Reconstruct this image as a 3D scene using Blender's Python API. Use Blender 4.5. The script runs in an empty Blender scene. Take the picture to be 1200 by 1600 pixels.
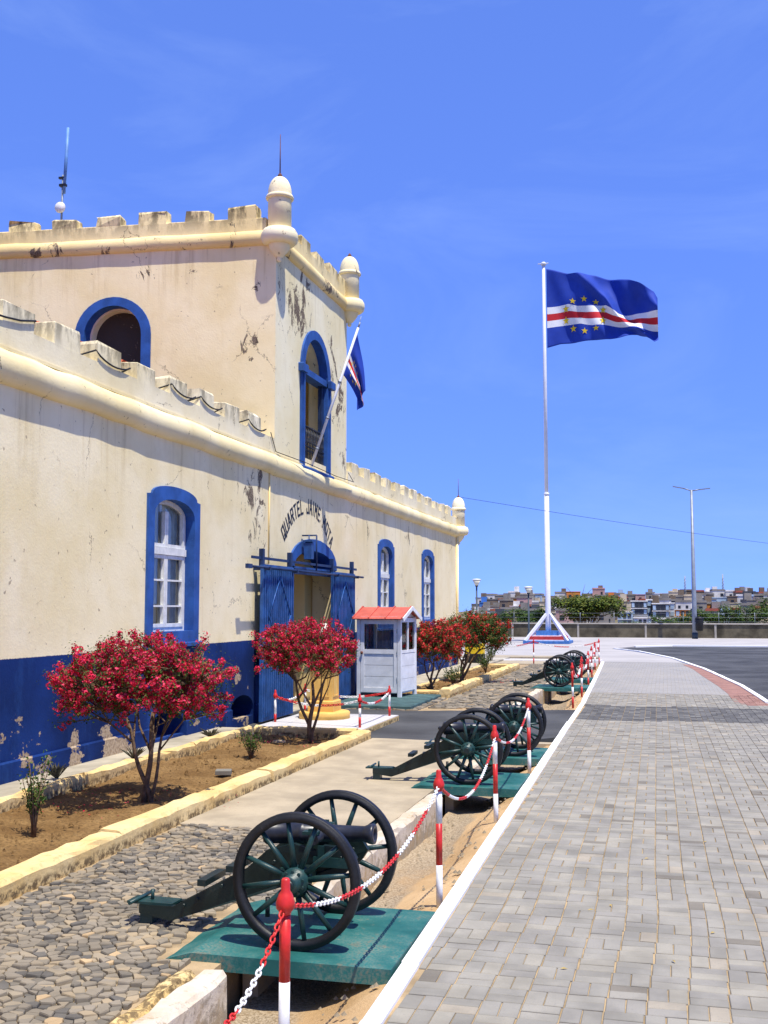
import bpy, bmesh, math, random
from mathutils import Vector, Matrix
random.seed(7)
PI = math.pi
scn = bpy.context.scene
COL = scn.collection

# ------------------------------------------------------------------ camera
EYE = 2.1
FPX = 1700.0                       # focal length in pixels of the 1200x1600 frame
def _basis():
    th = math.atan(150 / FPX)
    U = Vector((0, math.cos(th), math.sin(th)))
    Y = Vector((440, -150, FPX)).normalized()
    X = U.cross(Y)
    X, Y, U = (Vector(a) for a in (X, Y, U))
    R = Matrix((X, Y, U))
    return R
_R = _basis()
cam_d = bpy.data.cameras.new('camera')
cam_d.sensor_fit = 'VERTICAL'; cam_d.sensor_height = 36.0
cam_d.lens = FPX / 1600 * 36.0
cam_d.clip_start = 0.05; cam_d.clip_end = 8000
cam = bpy.data.objects.new('camera', cam_d); COL.objects.link(cam)
rt, upv, fw = _R @ Vector((1, 0, 0)), _R @ Vector((0, 1, 0)), _R @ Vector((0, 0, 1))
M = Matrix((rt, upv, -fw)).transposed().to_4x4()
M.translation = (0, 0, EYE)
cam.matrix_world = M
scn.camera = cam

# ------------------------------------------------------------------ sky, sun, exposure
SUN_EL, SUN_AZ = 69.5, 131.0        # azimuth clockwise from +Y (the street direction)
w = bpy.data.worlds.new('World'); scn.world = w; w.use_nodes = True
nt = w.node_tree; nt.nodes.clear()
wo = nt.nodes.new('ShaderNodeOutputWorld'); bg = nt.nodes.new('ShaderNodeBackground')
sky = nt.nodes.new('ShaderNodeTexSky'); sky.sky_type = 'NISHITA'; sky.sun_disc = False
sky.sun_elevation = math.radians(SUN_EL); sky.sun_rotation = math.radians(SUN_AZ)
sky.air_density = 0.4; sky.dust_density = 0.0; sky.ozone_density = 10.0
bg.inputs['Strength'].default_value = 0.130
# thin high cloud veil, laid out in sky direction
tc = nt.nodes.new('ShaderNodeTexCoord'); mp = nt.nodes.new('ShaderNodeMapping')
mp.inputs['Scale'].default_value = (1.2, 1.6, 3.4); mp.inputs['Location'].default_value = (0.9, 0.3, 0.55); mp.inputs['Rotation'].default_value = (0.2, 0.35, 0.4)
nz = nt.nodes.new('ShaderNodeTexNoise'); nz.inputs['Scale'].default_value = 2.3
nz.inputs['Detail'].default_value = 7; nz.inputs['Roughness'].default_value = 0.6; nz.inputs['Distortion'].default_value = 0.6
rp = nt.nodes.new('ShaderNodeValToRGB'); rp.color_ramp.elements[0].position = 0.48; rp.color_ramp.elements[1].position = 0.80
rp.color_ramp.elements[0].color = (0, 0, 0, 1); rp.color_ramp.elements[1].color = (0.22, 0.22, 0.22, 1)
mx = nt.nodes.new('ShaderNodeMix'); mx.data_type = 'RGBA'; mx.blend_type = 'MIX'
gm = nt.nodes.new('ShaderNodeGamma'); gm.inputs['Gamma'].default_value = 0.35     # the photograph's flat, deep blue sky
hs = nt.nodes.new('ShaderNodeMix'); hs.data_type = 'RGBA'; hs.blend_type = 'MULTIPLY'; hs.inputs['Factor'].default_value = 1.0
hs.inputs['B'].default_value = (0.95, 1.50, 3.55, 1)
nt.links.new(tc.outputs['Generated'], mp.inputs['Vector']); nt.links.new(mp.outputs['Vector'], nz.inputs['Vector'])
nt.links.new(nz.outputs['Fac'], rp.inputs['Fac']); nt.links.new(rp.outputs['Color'], mx.inputs['Factor'])
nt.links.new(sky.outputs['Color'], gm.inputs['Color']); nt.links.new(gm.outputs['Color'], hs.inputs['A']); nt.links.new(hs.outputs['Result'], mx.inputs['A'])
mx.inputs['B'].default_value = (2.6, 3.6, 6.0, 1)
nt.links.new(mx.outputs['Result'], bg.inputs['Color']); nt.links.new(bg.outputs['Background'], wo.inputs['Surface'])

sl = bpy.data.lights.new('sun', 'SUN'); sl.energy = 4.2; sl.angle = math.radians(0.5); sl.color = (1.0, 0.94, 0.82)
so = bpy.data.objects.new('sun', sl); COL.objects.link(so)
el, az = math.radians(SUN_EL), math.radians(SUN_AZ)
sd = Vector((math.sin(az) * math.cos(el), math.cos(az) * math.cos(el), math.sin(el)))
so.rotation_euler = (-sd).to_track_quat('-Z', 'Y').to_euler(); so.location = (0, 0, 40)

scn.render.engine = 'CYCLES'
scn.view_settings.view_transform = 'Standard'; scn.view_settings.look = 'None'
scn.view_settings.exposure = 0.68; scn.view_settings.gamma = 1.0
scn.view_settings.use_curve_mapping = False
scn.cycles.max_bounces = 8; scn.cycles.diffuse_bounces = 4; scn.cycles.transparent_max_bounces = 12

# ------------------------------------------------------------------ helpers
def tag(o, label=None, cat=None, group=None, kind=None):
    if label: o['label'] = label
    if cat: o['category'] = cat
    if group: o['group'] = group
    if kind: o['kind'] = kind
    return o

def empty(name, loc=(0, 0, 0), rz=0, label=None, cat=None, group=None):
    o = bpy.data.objects.new(name, None); COL.objects.link(o)
    o.location = loc; o.rotation_euler = (0, 0, rz); o.empty_display_size = 0.2
    return tag(o, label, cat, group)

class MB:
    """collects geometry for ONE mesh object"""
    def __init__(s): s.v = []; s.f = []; s.m = []; s.sm = []
    def face(s, pts, mi=0, smooth=False):
        b = len(s.v); s.v.extend([tuple(p) for p in pts]); s.f.append(tuple(range(b, b + len(pts)))); s.m.append(mi); s.sm.append(smooth)
    def add(s, vs, fs, mi=0, smooth=False):
        b = len(s.v); s.v.extend([tuple(p) for p in vs])
        for f in fs: s.f.append(tuple(i + b for i in f)); s.m.append(mi); s.sm.append(smooth)
        return s
    def box(s, x0, x1, y0, y1, z0, z1, mi=0, ch=0.0, mat=None):
        if ch <= 0:
            vs = [(x0,y0,z0),(x1,y0,z0),(x1,y1,z0),(x0,y1,z0),(x0,y0,z1),(x1,y0,z1),(x1,y1,z1),(x0,y1,z1)]
            fs = [(0,3,2,1),(4,5,6,7),(0,1,5,4),(1,2,6,5),(2,3,7,6),(3,0,4,7)]
        else:
            c = ch
            vs = [(x0,y0,z0),(x1,y0,z0),(x1,y1,z0),(x0,y1,z0),
                  (x0,y0,z1-c),(x1,y0,z1-c),(x1,y1,z1-c),(x0,y1,z1-c),
                  (x0+c,y0+c,z1),(x1-c,y0+c,z1),(x1-c,y1-c,z1),(x0+c,y1-c,z1)]
            fs = [(0,3,2,1),(8,9,10,11),(0,1,5,4),(1,2,6,5),(2,3,7,6),(3,0,4,7),
                  (4,5,9,8),(5,6,10,9),(6,7,11,10),(7,4,8,11)]
        if mat is not None: vs = [mat @ Vector(v) for v in vs]
        return s.add(vs, fs, mi)
    def tube(s, pts, r, n=8, mi=0, cap=True, smooth=True):
        pts = [Vector(p) for p in pts]
        rs = r if isinstance(r, (list, tuple)) else [r] * len(pts)
        b = len(s.v); ref = None
        for i, p in enumerate(pts):
            d = (pts[min(i+1, len(pts)-1)] - pts[max(i-1, 0)])
            d = d.normalized() if d.length > 1e-9 else Vector((0,0,1))
            if ref is None:
                ref = Vector((0,0,1)) if abs(d.z) < 0.9 else Vector((1,0,0))
            a = d.cross(ref).normalized(); c = d.cross(a).normalized(); ref = -c if False else ref
            for k in range(n):
                t = 2*PI*k/n; s.v.append(tuple(p + (a*math.cos(t) + c*math.sin(t)) * rs[i]))
        for i in range(len(pts)-1):
            for k in range(n):
                k2 = (k+1) % n
                s.f.append((b+i*n+k, b+i*n+k2, b+(i+1)*n+k2, b+(i+1)*n+k)); s.m.append(mi); s.sm.append(smooth)
        if cap:
            s.f.append(tuple(b+k for k in range(n))[::-1]); s.m.append(mi); s.sm.append(False)
            s.f.append(tuple(b+(len(pts)-1)*n+k for k in range(n))); s.m.append(mi); s.sm.append(False)
        return s
    def lathe(s, prof, n=20, mi=0, c=(0,0,0), axis='z', smooth=True, closed=False):
        """prof: list of (radius, height)"""
        b = len(s.v)
        for r, h in prof:
            for k in range(n):
                t = 2*PI*k/n; x, y = r*math.cos(t), r*math.sin(t)
                p = (x, y, h) if axis == 'z' else ((x, h, y) if axis == 'y' else (h, x, y))
                s.v.append((p[0]+c[0], p[1]+c[1], p[2]+c[2]))
        m = len(prof)
        for i in range(m if closed else m-1):
            j = (i+1) % m
            for k in range(n):
                k2 = (k+1) % n
                f = (b+i*n+k, b+i*n+k2, b+j*n+k2, b+j*n+k)
                if axis == 'y': f = f[::-1]
                s.f.append(f); s.m.append(mi); s.sm.append(smooth)
        if not closed:
            for i, rev in ((0, True), (m-1, False)):
                if prof[i][0] > 1e-5:
                    f = tuple(b+i*n+k for k in range(n)); f = f[::-1] if rev != (axis == 'y') else f
                    s.f.append(f); s.m.append(mi); s.sm.append(False)
        return s
    def ring(s, outer, inner, d0, d1, fn, mi=0):
        """closed or open band between two equal-length polylines, extruded d0..d1 (d1 is the front)"""
        n = len(outer); b = len(s.v)
        for lst, d in ((outer, d1), (inner, d1), (outer, d0), (inner, d0)):
            for u, v in lst: s.v.append(tuple(fn(u, v, d)))
        for i in range(n):
            j = (i+1) % n
            A, B, C_, D = b, b+n, b+2*n, b+3*n
            for f in ((A+i, A+j, B+j, B+i), (B+i, B+j, D+j, D+i), (C_+i, C_+j, A+j, A+i), (D+i, D+j, C_+j, C_+i)):
                s.f.append(f); s.m.append(mi); s.sm.append(False)
        return s
    def build(s, name, mats, parent=None, bevel=0, loc=None, fixn=False):
        me = bpy.data.meshes.new(name); me.from_pydata(s.v, [], s.f)
        if not isinstance(mats, (list, tuple)): mats = [mats]
        for m in mats: me.materials.append(m)
        me.polygons.foreach_set('material_index', s.m); me.polygons.foreach_set('use_smooth', s.sm)
        me.update()
        if fixn:
            bm = bmesh.new(); bm.from_mesh(me); bmesh.ops.remove_doubles(bm, verts=bm.verts, dist=1e-5)
            bmesh.ops.recalc_face_normals(bm, faces=bm.faces); bm.to_mesh(me); bm.free()
        o = bpy.data.objects.new(name, me); COL.objects.link(o)
        if parent: o.parent = parent
        if loc is not None: o.location = loc
        if bevel:
            md = o.modifiers.new('bevel', 'BEVEL'); md.width = bevel; md.segments = 2; md.limit_method = 'ANGLE'
        return o

def copy_tree(o, parent=None, label=None):
    c = o.copy(); COL.objects.link(c); c.parent = parent
    for ch in [k for k in o.children]: copy_tree(ch, c)
    if label: c['label'] = label
    return c

def wall_with_holes(outer, holes, d0, d1, fn):
    """solid slab with holes in (u,v), returned as an MB"""
    cu = bpy.data.curves.new('tmp', 'CURVE'); cu.dimensions = '2D'; cu.fill_mode = 'BOTH'; cu.extrude = abs(d1-d0)/2
    for poly in [outer] + holes:
        sp = cu.splines.new('POLY'); sp.points.add(len(poly)-1)
        for p, (u, v) in zip(sp.points, poly): p.co = (u, v, 0, 1)
        sp.use_cyclic_u = True
    ob = bpy.data.objects.new('tmp', cu); COL.objects.link(ob)
    dg = bpy.context.evaluated_depsgraph_get()
    me = bpy.data.meshes.new_from_object(ob.evaluated_get(dg))
    mb = MB(); mid = (d0+d1)/2
    mb.add([fn(v.co.x, v.co.y, mid+v.co.z) for v in me.vertices], [tuple(p.vertices) for p in me.polygons])
    bpy.data.objects.remove(ob); bpy.data.curves.remove(cu); bpy.data.meshes.remove(me)
    return mb

# ------------------------------------------------------------------ materials
def srgb(r, g, b):
    f = lambda c: (c/255/12.92) if c/255 <= 0.04045 else ((c/255+0.055)/1.055)**2.4
    return (f(r), f(g), f(b), 1)

class NT:
    def __init__(s, name):
        s.m = bpy.data.materials.new(name); s.m.use_nodes = True; s.t = s.m.node_tree
        s.b = s.t.nodes['Principled BSDF']
        s.pos = s.n('ShaderNodeNewGeometry').outputs['Position']
    def n(s, ty, **kw):
        nd = s.t.nodes.new(ty)
        for k, v in kw.items():
            if k in nd.inputs: nd.inputs[k].default_value = v
            else: setattr(nd, k, v)
        return nd
    def l(s, a, b): s.t.links.new(a, b)
    def noise(s, scale, detail=4, rough=0.6, vscale=(1,1,1), dist=0.0, off=(0,0,0)):
        mp = s.n('ShaderNodeMapping'); mp.inputs['Scale'].default_value = vscale; mp.inputs['Location'].default_value = off
        s.l(s.pos, mp.inputs['Vector'])
        nz = s.n('ShaderNodeTexNoise', Scale=scale, Detail=detail, Roughness=rough, Distortion=dist)
        s.l(mp.outputs['Vector'], nz.inputs['Vector']); return nz.outputs['Fac']
    def ramp(s, fac, p0, p1, c0=0.0, c1=1.0):
        mr = s.n('ShaderNodeMapRange'); mr.clamp = True; mr.interpolation_type = 'SMOOTHSTEP'
        mr.inputs['From Min'].default_value = p0; mr.inputs['From Max'].default_value = p1
        mr.inputs['To Min'].default_value = c0; mr.inputs['To Max'].default_value = c1
        s.l(fac, mr.inputs['Value']); return mr.outputs['Result']
    def math(s, op, a, b=None):
        m = s.n('ShaderNodeMath', operation=op)
        for i, x in enumerate((a, b)):
            if x is None: continue
            if isinstance(x, (int, float)): m.inputs[i].default_value = x
            else: s.l(x, m.inputs[i])
        return m.outputs[0]
    def mix(s, fac, a, b, mode='MIX'):
        m = s.n('ShaderNodeMix', data_type='RGBA', blend_type=mode)
        for k, x in (('Factor', fac), ('A', a), ('B', b)):
            sock = [q for q in m.inputs if q.name == k and q.enabled][0]
            if isinstance(x, (int, float)): sock.default_value = x
            elif isinstance(x, tuple): sock.default_value = x
            else: s.l(x, sock)
        return [q for q in m.outputs if q.enabled][0]
    def sep(s):
        x = s.n('ShaderNodeSeparateXYZ'); s.l(s.pos, x.inputs[0]); return x.outputs
    def bump(s, h, strength=0.3, dist=0.02):
        b = s.n('ShaderNodeBump', Strength=strength, Distance=dist); s.l(h, b.inputs['Height']); s.l(b.outputs[0], s.b.inputs['Normal'])
    def fin(s, col, rough=0.85, spec=0.3, metal=0.0):
        if isinstance(col, tuple): s.b.inputs['Base Color'].default_value = col
        else: s.l(col, s.b.inputs['Base Color'])
        s.b.inputs['Roughness'].default_value = rough; s.b.inputs['Metallic'].default_value = metal
        s.b.inputs['Specular IOR Level'].default_value = spec
        return s.m

def lin(c): return tuple(c) + (1,)
def plain(name, c, rough=0.7, var=0.18, scale=6, bump=0.15, spec=0.3, metal=0.0, fine=60, bdist=0.01, speck=None):
    t = NT(name); c = lin(c)
    dk = tuple(x*(1-var) for x in c[:3]) + (1,); lt = tuple(min(1, x*(1+var)) for x in c[:3]) + (1,)
    n1 = t.noise(scale, 5); n2 = t.noise(fine, 3)
    col = t.mix(t.ramp(n1, 0.3, 0.7), dk, lt)
    if speck: col = t.mix(t.ramp(n2, 0.56, 0.72, 0, 0.7), col, lin(speck))
    if bump:
        t.bump(t.math('ADD', t.math('MULTIPLY', n1, 0.6), t.math('MULTIPLY', n2, 0.4)), bump, bdist)
    return t.fin(col, rough, spec, metal)

def plaster(name, base, dado=None, peel=0.66, mold=None, peel_scale=1.6, mould_amt=0.5, spots=(), ledge=None):
    """painted lime plaster: blotches, run-down stains, flaked patches; optional blue dado below z=1.51"""
    t = NT(name); base = lin(base); X = t.sep()
    b2 = (base[0]*0.94, base[1]*0.91, base[2]*0.82, 1); b3 = (min(1, base[0]*1.05), min(1, base[1]*1.07), min(1, base[2]*1.15), 1)
    big = t.noise(0.55, 5, 0.6); mid = t.noise(3.0, 6, 0.65); fine = t.noise(28, 4, 0.6)
    col = t.mix(t.ramp(big, 0.32, 0.68), b2, b3)
    col = t.mix(t.ramp(mid, 0.5, 0.75, 0, 0.22), col, (base[0]*0.72, base[1]*0.66, base[2]*0.5, 1))
    streak = t.noise(2.6, 5, 0.65, vscale=(1, 1, 0.09))
    col = t.mix(t.ramp(streak, 0.55, 0.78, 0, 0.20), col, (base[0]*0.62, base[1]*0.54, base[2]*0.40, 1))
    if ledge:   # rain runs below the string-course
        run = t.noise(5.5, 6, 0.7, vscale=(1, 1, 0.05), off=(1.7, 0, 0))
        lm = t.math('MULTIPLY', t.ramp(X[2], ledge-1.5, ledge-0.1, 0.0, 1.0), t.ramp(run, 0.50, 0.68, 0, 0.40))
        col = t.mix(lm, col, (base[0]*0.50, base[1]*0.42, base[2]*0.30, 1))
    vo = t.n('ShaderNodeTexVoronoi', feature='DISTANCE_TO_EDGE'); vo.inputs['Scale'].default_value = 0.55
    wv = t.n('ShaderNodeVectorMath', operation='ADD'); nzv = t.n('ShaderNodeTexNoise', Scale=2.2, Detail=6, Roughness=0.7); t.l(t.pos, nzv.inputs['Vector'])
    sc = t.n('ShaderNodeVectorMath', operation='SCALE'); sc.inputs['Scale'].default_value = 0.5; t.l(nzv.outputs['Color'], sc.inputs[0]); t.l(t.pos, wv.inputs[0]); t.l(sc.outputs[0], wv.inputs[1]); t.l(wv.outputs[0], vo.inputs['Vector'])
    crk = t.math('MULTIPLY', t.ramp(vo.outputs['Distance'], 0.0015, 0.0055, 1, 0), t.ramp(t.noise(0.8, 3, off=(4, 1, 2)), 0.52, 0.60, 0, 0.75))
    col = t.mix(crk, col, (0.16, 0.12, 0.08, 1))
    pit = t.ramp(t.noise(11, 3, 0.5, off=(2, 5, 1)), 0.70, 0.73, 0, 0.7)
    col = t.mix(pit, col, (0.30, 0.23, 0.15, 1))
    fl = t.noise(peel_scale, 8, 0.74, vscale=(1, 1.0, 0.6), dist=0.9)
    if spots:
        tot = None
        for (sx, sy, sz, r) in spots:
            d = t.n('ShaderNodeVectorMath', operation='DISTANCE'); t.l(t.pos, d.inputs[0]); d.inputs[1].default_value = (sx, sy, sz)
            g = t.ramp(d.outputs['Value'], 0.0, r*1.3, 0.20, 0.0)
            tot = g if tot is None else t.math('MAXIMUM', tot, g)
        fl = t.math('ADD', fl, tot)
    flm = t.ramp(fl, peel, peel+0.025)
    under = t.mix(t.ramp(fine, 0.35, 0.65), (0.10, 0.075, 0.05, 1), (0.26, 0.20, 0.14, 1))
    col = t.mix(flm, col, under)
    if mold:   # sooty growth on the tops, between two heights
        mm = t.math('MULTIPLY', t.ramp(X[2], mold[0], mold[1]), t.ramp(t.noise(4.5, 6, 0.7, vscale=(1, 1, 0.35)), 0.42, 0.60, 0, mould_amt))
        col = t.mix(mm, col, (0.085, 0.07, 0.045, 1))
    if dado:
        dd = lin(dado)
        dcol = t.mix(t.ramp(big, 0.3, 0.7), tuple(x*0.60 for x in dd[:3]) + (1,), tuple(min(1, x*1.45) for x in dd[:3]) + (1,))
        dcol = t.mix(t.ramp(mid, 0.5, 0.8, 0, 0.5), dcol, tuple(x*0.55 for x in dd[:3]) + (1,))
        dn = t.math('ADD', t.noise(1.5, 7, 0.68, vscale=(1, 1, 1.5), off=(0, 3.1, 0)), t.ramp(X[2], 0.0, 0.9, 0.09, 0.0))
        for (sy, sz, r) in ((11.45, 0.66, 0.6), (12.75, 0.24, 0.42), (18.2, 0.95, 0.45), (13.6, 0.2, 0.6)):
            d = t.n('ShaderNodeVectorMath', operation='DISTANCE'); t.l(t.pos, d.inputs[0]); d.inputs[1].default_value = (-7.4, sy, sz)
            dn = t.math('ADD', dn, t.ramp(d.outputs['Value'], 0.0, r, 0.20, 0.0))
        dpe = t.ramp(dn, 0.665, 0.68)
        wash = t.ramp(t.noise(2.4, 6, 0.7, vscale=(1, 1, 0.3), off=(0, 7, 0)), 0.52, 0.68, 0, 0.45)
        dcol = t.mix(wash, dcol, (dd[0]*3.2, dd[1]*2.6, dd[2]*1.9, 1))
        dcol = t.mix(dpe, dcol, t.mix(t.ramp(fine, 0.4, 0.6), (0.30, 0.22, 0.14, 1), (0.46, 0.36, 0.24, 1)))
        edge = t.math('ADD', X[2], t.math('MULTIPLY', t.math('SUBTRACT', fine, 0.5), 0.02))
        col = t.mix(t.ramp(edge, 1.505, 1.515, 1.0, 0.0), col, dcol)
    h = t.math('ADD', t.math('MULTIPLY', mid, 0.5), t.math('MULTIPLY', fine, 0.25))
    h = t.math('SUBTRACT', h, t.math('MULTIPLY', flm, 0.6))
    t.bump(h, 0.35, 0.03)
    return t.fin(col, 0.9, 0.15)

CREAM = (0.80, 0.645, 0.40)
BLUE = (0.006, 0.026, 0.125)
M_front = plaster('front_plaster', (0.875, 0.755, 0.465), dado=BLUE, peel=0.715, peel_scale=3.2, ledge=4.75,
                  spots=[(-7.4, 19.0, 4.2, 1.3), (-7.4, 19.2, 3.5, 0.9), (-7.4, 31.5, 4.2, 0.8), (-7.4, 27.0, 4.2, 0.5)])
M_towerf = plaster('tower_front_plaster', (0.87, 0.78, 0.50), peel=0.695, peel_scale=3.0, ledge=9.35,
                   spots=[(-7.4, 20.6, 8.6, 1.2), (-7.4, 21.4, 8.4, 1.2), (-7.4, 21.8, 8.9, 0.9), (-7.4, 23.9, 7.7, 0.8), (-7.4, 24.4, 6.9, 0.9), (-7.4, 24.8, 5.6, 0.6), (-7.4, 23.6, 8.3, 0.6)])
M_towers = plaster('tower_side_plaster', (0.90, 0.755, 0.435), peel=0.735, peel_scale=3.4, ledge=9.4,
                   spots=[(-9.1, 19.9, 9.0, 0.35), (-7.7, 20.0, 8.6, 0.55), (-7.9, 20, 7.3, 0.6), (-10.2, 19.8, 8.9, 0.4), (-12.5, 19.5, 7.9, 0.6), (-7.8, 20, 6.2, 0.4)])
M_par = plaster('parapet_plaster', (0.87, 0.77, 0.50), peel=0.71, mold=(5.25, 5.72), mould_amt=0.65)
M_part = plaster('tower_parapet_plaster', (0.86, 0.70, 0.36), peel=0.63, mold=(9.55, 10.2), mould_amt=0.9, peel_scale=2.4)
M_corn = plaster('cornice_plaster', (0.87, 0.74, 0.42), peel=0.635, peel_scale=2.6)
M_cornt = plaster('tower_cornice_plaster', (0.85, 0.67, 0.32), peel=0.575, peel_scale=2.4)
M_tur = plaster('turret_plaster', (0.88, 0.79, 0.53), peel=0.625, peel_scale=3.5)
M_int = plaster('interior_ochre', (0.80, 0.60, 0.27), peel=0.76)
M_intdark = plaster('interior_painted_dark', (0.06, 0.05, 0.04), peel=0.60, peel_scale=2.6)  # near-black base colour stands in for the unlit interior of the side arch
M_blue = plain('blue_trim_paint', (0.022, 0.085, 0.30), 0.6, 0.25, 3.0, 0.2, speck=(0.04, 0.12, 0.36))
M_bluegate = plain('blue_gate_paint', (0.025, 0.085, 0.26), 0.45, 0.3, 4.0, 0.1)
M_bluedark = plain('dark_blue_ironwork', (0.012, 0.03, 0.09), 0.5, 0.3, 5.0, 0.1)
M_whitewood = plain('white_window_paint', (0.72, 0.72, 0.68), 0.5, 0.12, 9, 0.15)
M_booth = plain('white_booth_paint', (0.74, 0.74, 0.75), 0.55, 0.10, 4, 0.12)
M_curtain = plain('grey_curtain', (0.78, 0.76, 0.66), 0.9, 0.15, 5, 0.1)
M_black = plain('black_paint', (0.012, 0.012, 0.014), 0.55, 0.3, 10, 0.1)
M_iron = plain('wrought_iron', (0.015, 0.016, 0.02), 0.5, 0.4, 12, 0.1)
M_barrel = plain('gun_barrel_black', (0.016, 0.018, 0.026), 0.38, 0.35, 14, 0.12, spec=0.5)
M_tyre = None
M_teal = None
M_tealhi = None
def worn(name, c, chip, rough=0.5, spec=0.35, thr=0.60, scale=7, dust=(0.30, 0.25, 0.18), dustamt=0.35):
    """oil paint with chips and wind-blown dust"""
    t = NT(name); c = lin(c); n1 = t.noise(scale*0.45, 6, 0.65); n2 = t.noise(scale*3.2, 6, 0.72); n3 = t.noise(scale*13, 3)
    col = t.mix(t.ramp(n1, 0.3, 0.7), tuple(x*(0.68 if c[0] < .3 else .88) for x in c[:3])+(1,), tuple(min(1, x*(1.3 if c[0] < .3 else 1.12)) for x in c[:3])+(1,))
    col = t.mix(t.ramp(t.math('ADD', t.math('MULTIPLY', n1, .35), t.math('MULTIPLY', n2, .65)), thr, thr+.03, 0, .85), col, lin(chip))
    col = t.mix(t.math('MULTIPLY', t.ramp(n1, 0.42, 0.70, 0, dustamt), t.ramp(n3, .35, .65)), col, lin(dust))
    t.bump(t.math('ADD', n1, n2), 0.3, 0.008); return t.fin(col, rough, spec)
M_plate = worn('teal_plinth_paint', (0.012, 0.115, 0.108), (0.10, 0.13, 0.10), 0.62, thr=0.575, scale=4.5, dustamt=0.42)
M_teal = worn('green_carriage_paint', (0.002, 0.012, 0.0115), (0.03, 0.02, 0.012), 0.45, 0.45, 0.61, 9, (0.10, 0.09, 0.07), 0.16)
M_tealhi = worn('green_spoke_paint', (0.005, 0.036, 0.034), (0.03, 0.02, 0.012), 0.42, 0.5, 0.62, 9, (0.12, 0.11, 0.08), 0.18)
M_tyre = worn('wheel_rim_black', (0.007, 0.008, 0.010), (0.04, 0.035, 0.035), 0.5, 0.4, 0.60, 12, (0.09, 0.085, 0.08), 0.16)
M_kerb = worn('white_kerb_paint', (0.60, 0.58, 0.54), (0.34, 0.29, 0.22), 0.75, 0.3, 0.615, 6, (0.46, 0.37, 0.25), 0.45)
M_plinthside = plain('dark_green_slab', (0.05, 0.10, 0.10), 0.8, 0.3, 4, 0.3)
M_red = plain('red_post_paint', (0.52, 0.022, 0.018), 0.4, 0.2, 14, 0.12, spec=0.4)
M_white = plain('white_post_paint', (0.74, 0.74, 0.73), 0.45, 0.10, 12, 0.12, spec=0.4, speck=(0.6, 0.57, 0.5))
M_kerb = None
M_yel = plain('yellow_pedestal_paint', (0.68, 0.42, 0.11), 0.65, 0.1, 4, 0.15)
M_bust = plain('white_bust_stone', (0.76, 0.73, 0.62), 0.7, 0.08, 8, 0.2)
M_tile = plain('white_floor_tile', (0.56, 0.55, 0.55), 0.4, 0.06, 4, 0.05)
M_redroof = plain('red_sheet_roof', (0.50, 0.105, 0.075), 0.5, 0.16, 4, 0.1)
M_terra = plain('terracotta_tile', (0.48, 0.11, 0.045), 0.85, 0.3, 7, 0.3)
M_asph = plain('asphalt', (0.058, 0.059, 0.060), 0.92, 0.42, 0.45, 0.4, speck=(0.11, 0.11, 0.11), fine=180)
M_conc = plain('apron_concrete', (0.36, 0.30, 0.205), 0.92, 0.18, 1.6, 0.35, speck=(0.27, 0.22, 0.15))
M_walk = plain('wall_walk_concrete', (0.36, 0.32, 0.24), 0.92, 0.22, 2.0, 0.3)
M_plaza = plain('plaza_concrete', (0.38, 0.36, 0.34), 0.9, 0.09, 0.4, 0.1)
M_greywall = plain('weathered_boundary_wall', (0.10, 0.085, 0.055), 0.95, 0.55, 0.9, 0.3, speck=(0.05, 0.045, 0.035))
M_wallcap = plain('boundary_wall_cap', (0.36, 0.33, 0.28), 0.9, 0.15, 2, 0.2)
M_poleW = plain('white_pole_paint', (0.68, 0.69, 0.74), 0.4, 0.06, 3, 0.03)
M_steel = plain('galvanised_pole', (0.24, 0.27, 0.31), 0.5, 0.12, 3, 0.05, metal=0.3)
M_lampblk = plain('lamp_post_dark', (0.03, 0.05, 0.07), 0.5, 0.2, 4, 0.05)
M_bark = plain('bark', (0.13, 0.085, 0.052), 0.95, 0.4, 14, 0.6)
M_wire = plain('black_cable', (0.01, 0.01, 0.012), 0.6, 0.2, 9, 0)
M_rust = plain('rusty_finial', (0.15, 0.05, 0.03), 0.8, 0.3, 9, 0.1)
M_flagblue = plain('flag_blue', (0.012, 0.045, 0.34), 0.75, 0.08, 2, 0.0)
M_flagwhite = plain('flag_white', (0.75, 0.75, 0.76), 0.75, 0.04, 2, 0.0)
M_flagred = plain('flag_red', (0.50, 0.015, 0.025), 0.75, 0.06, 2, 0.0)
M_star = plain('flag_yellow', (0.75, 0.52, 0.02), 0.75, 0.05, 2, 0.0)

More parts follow.
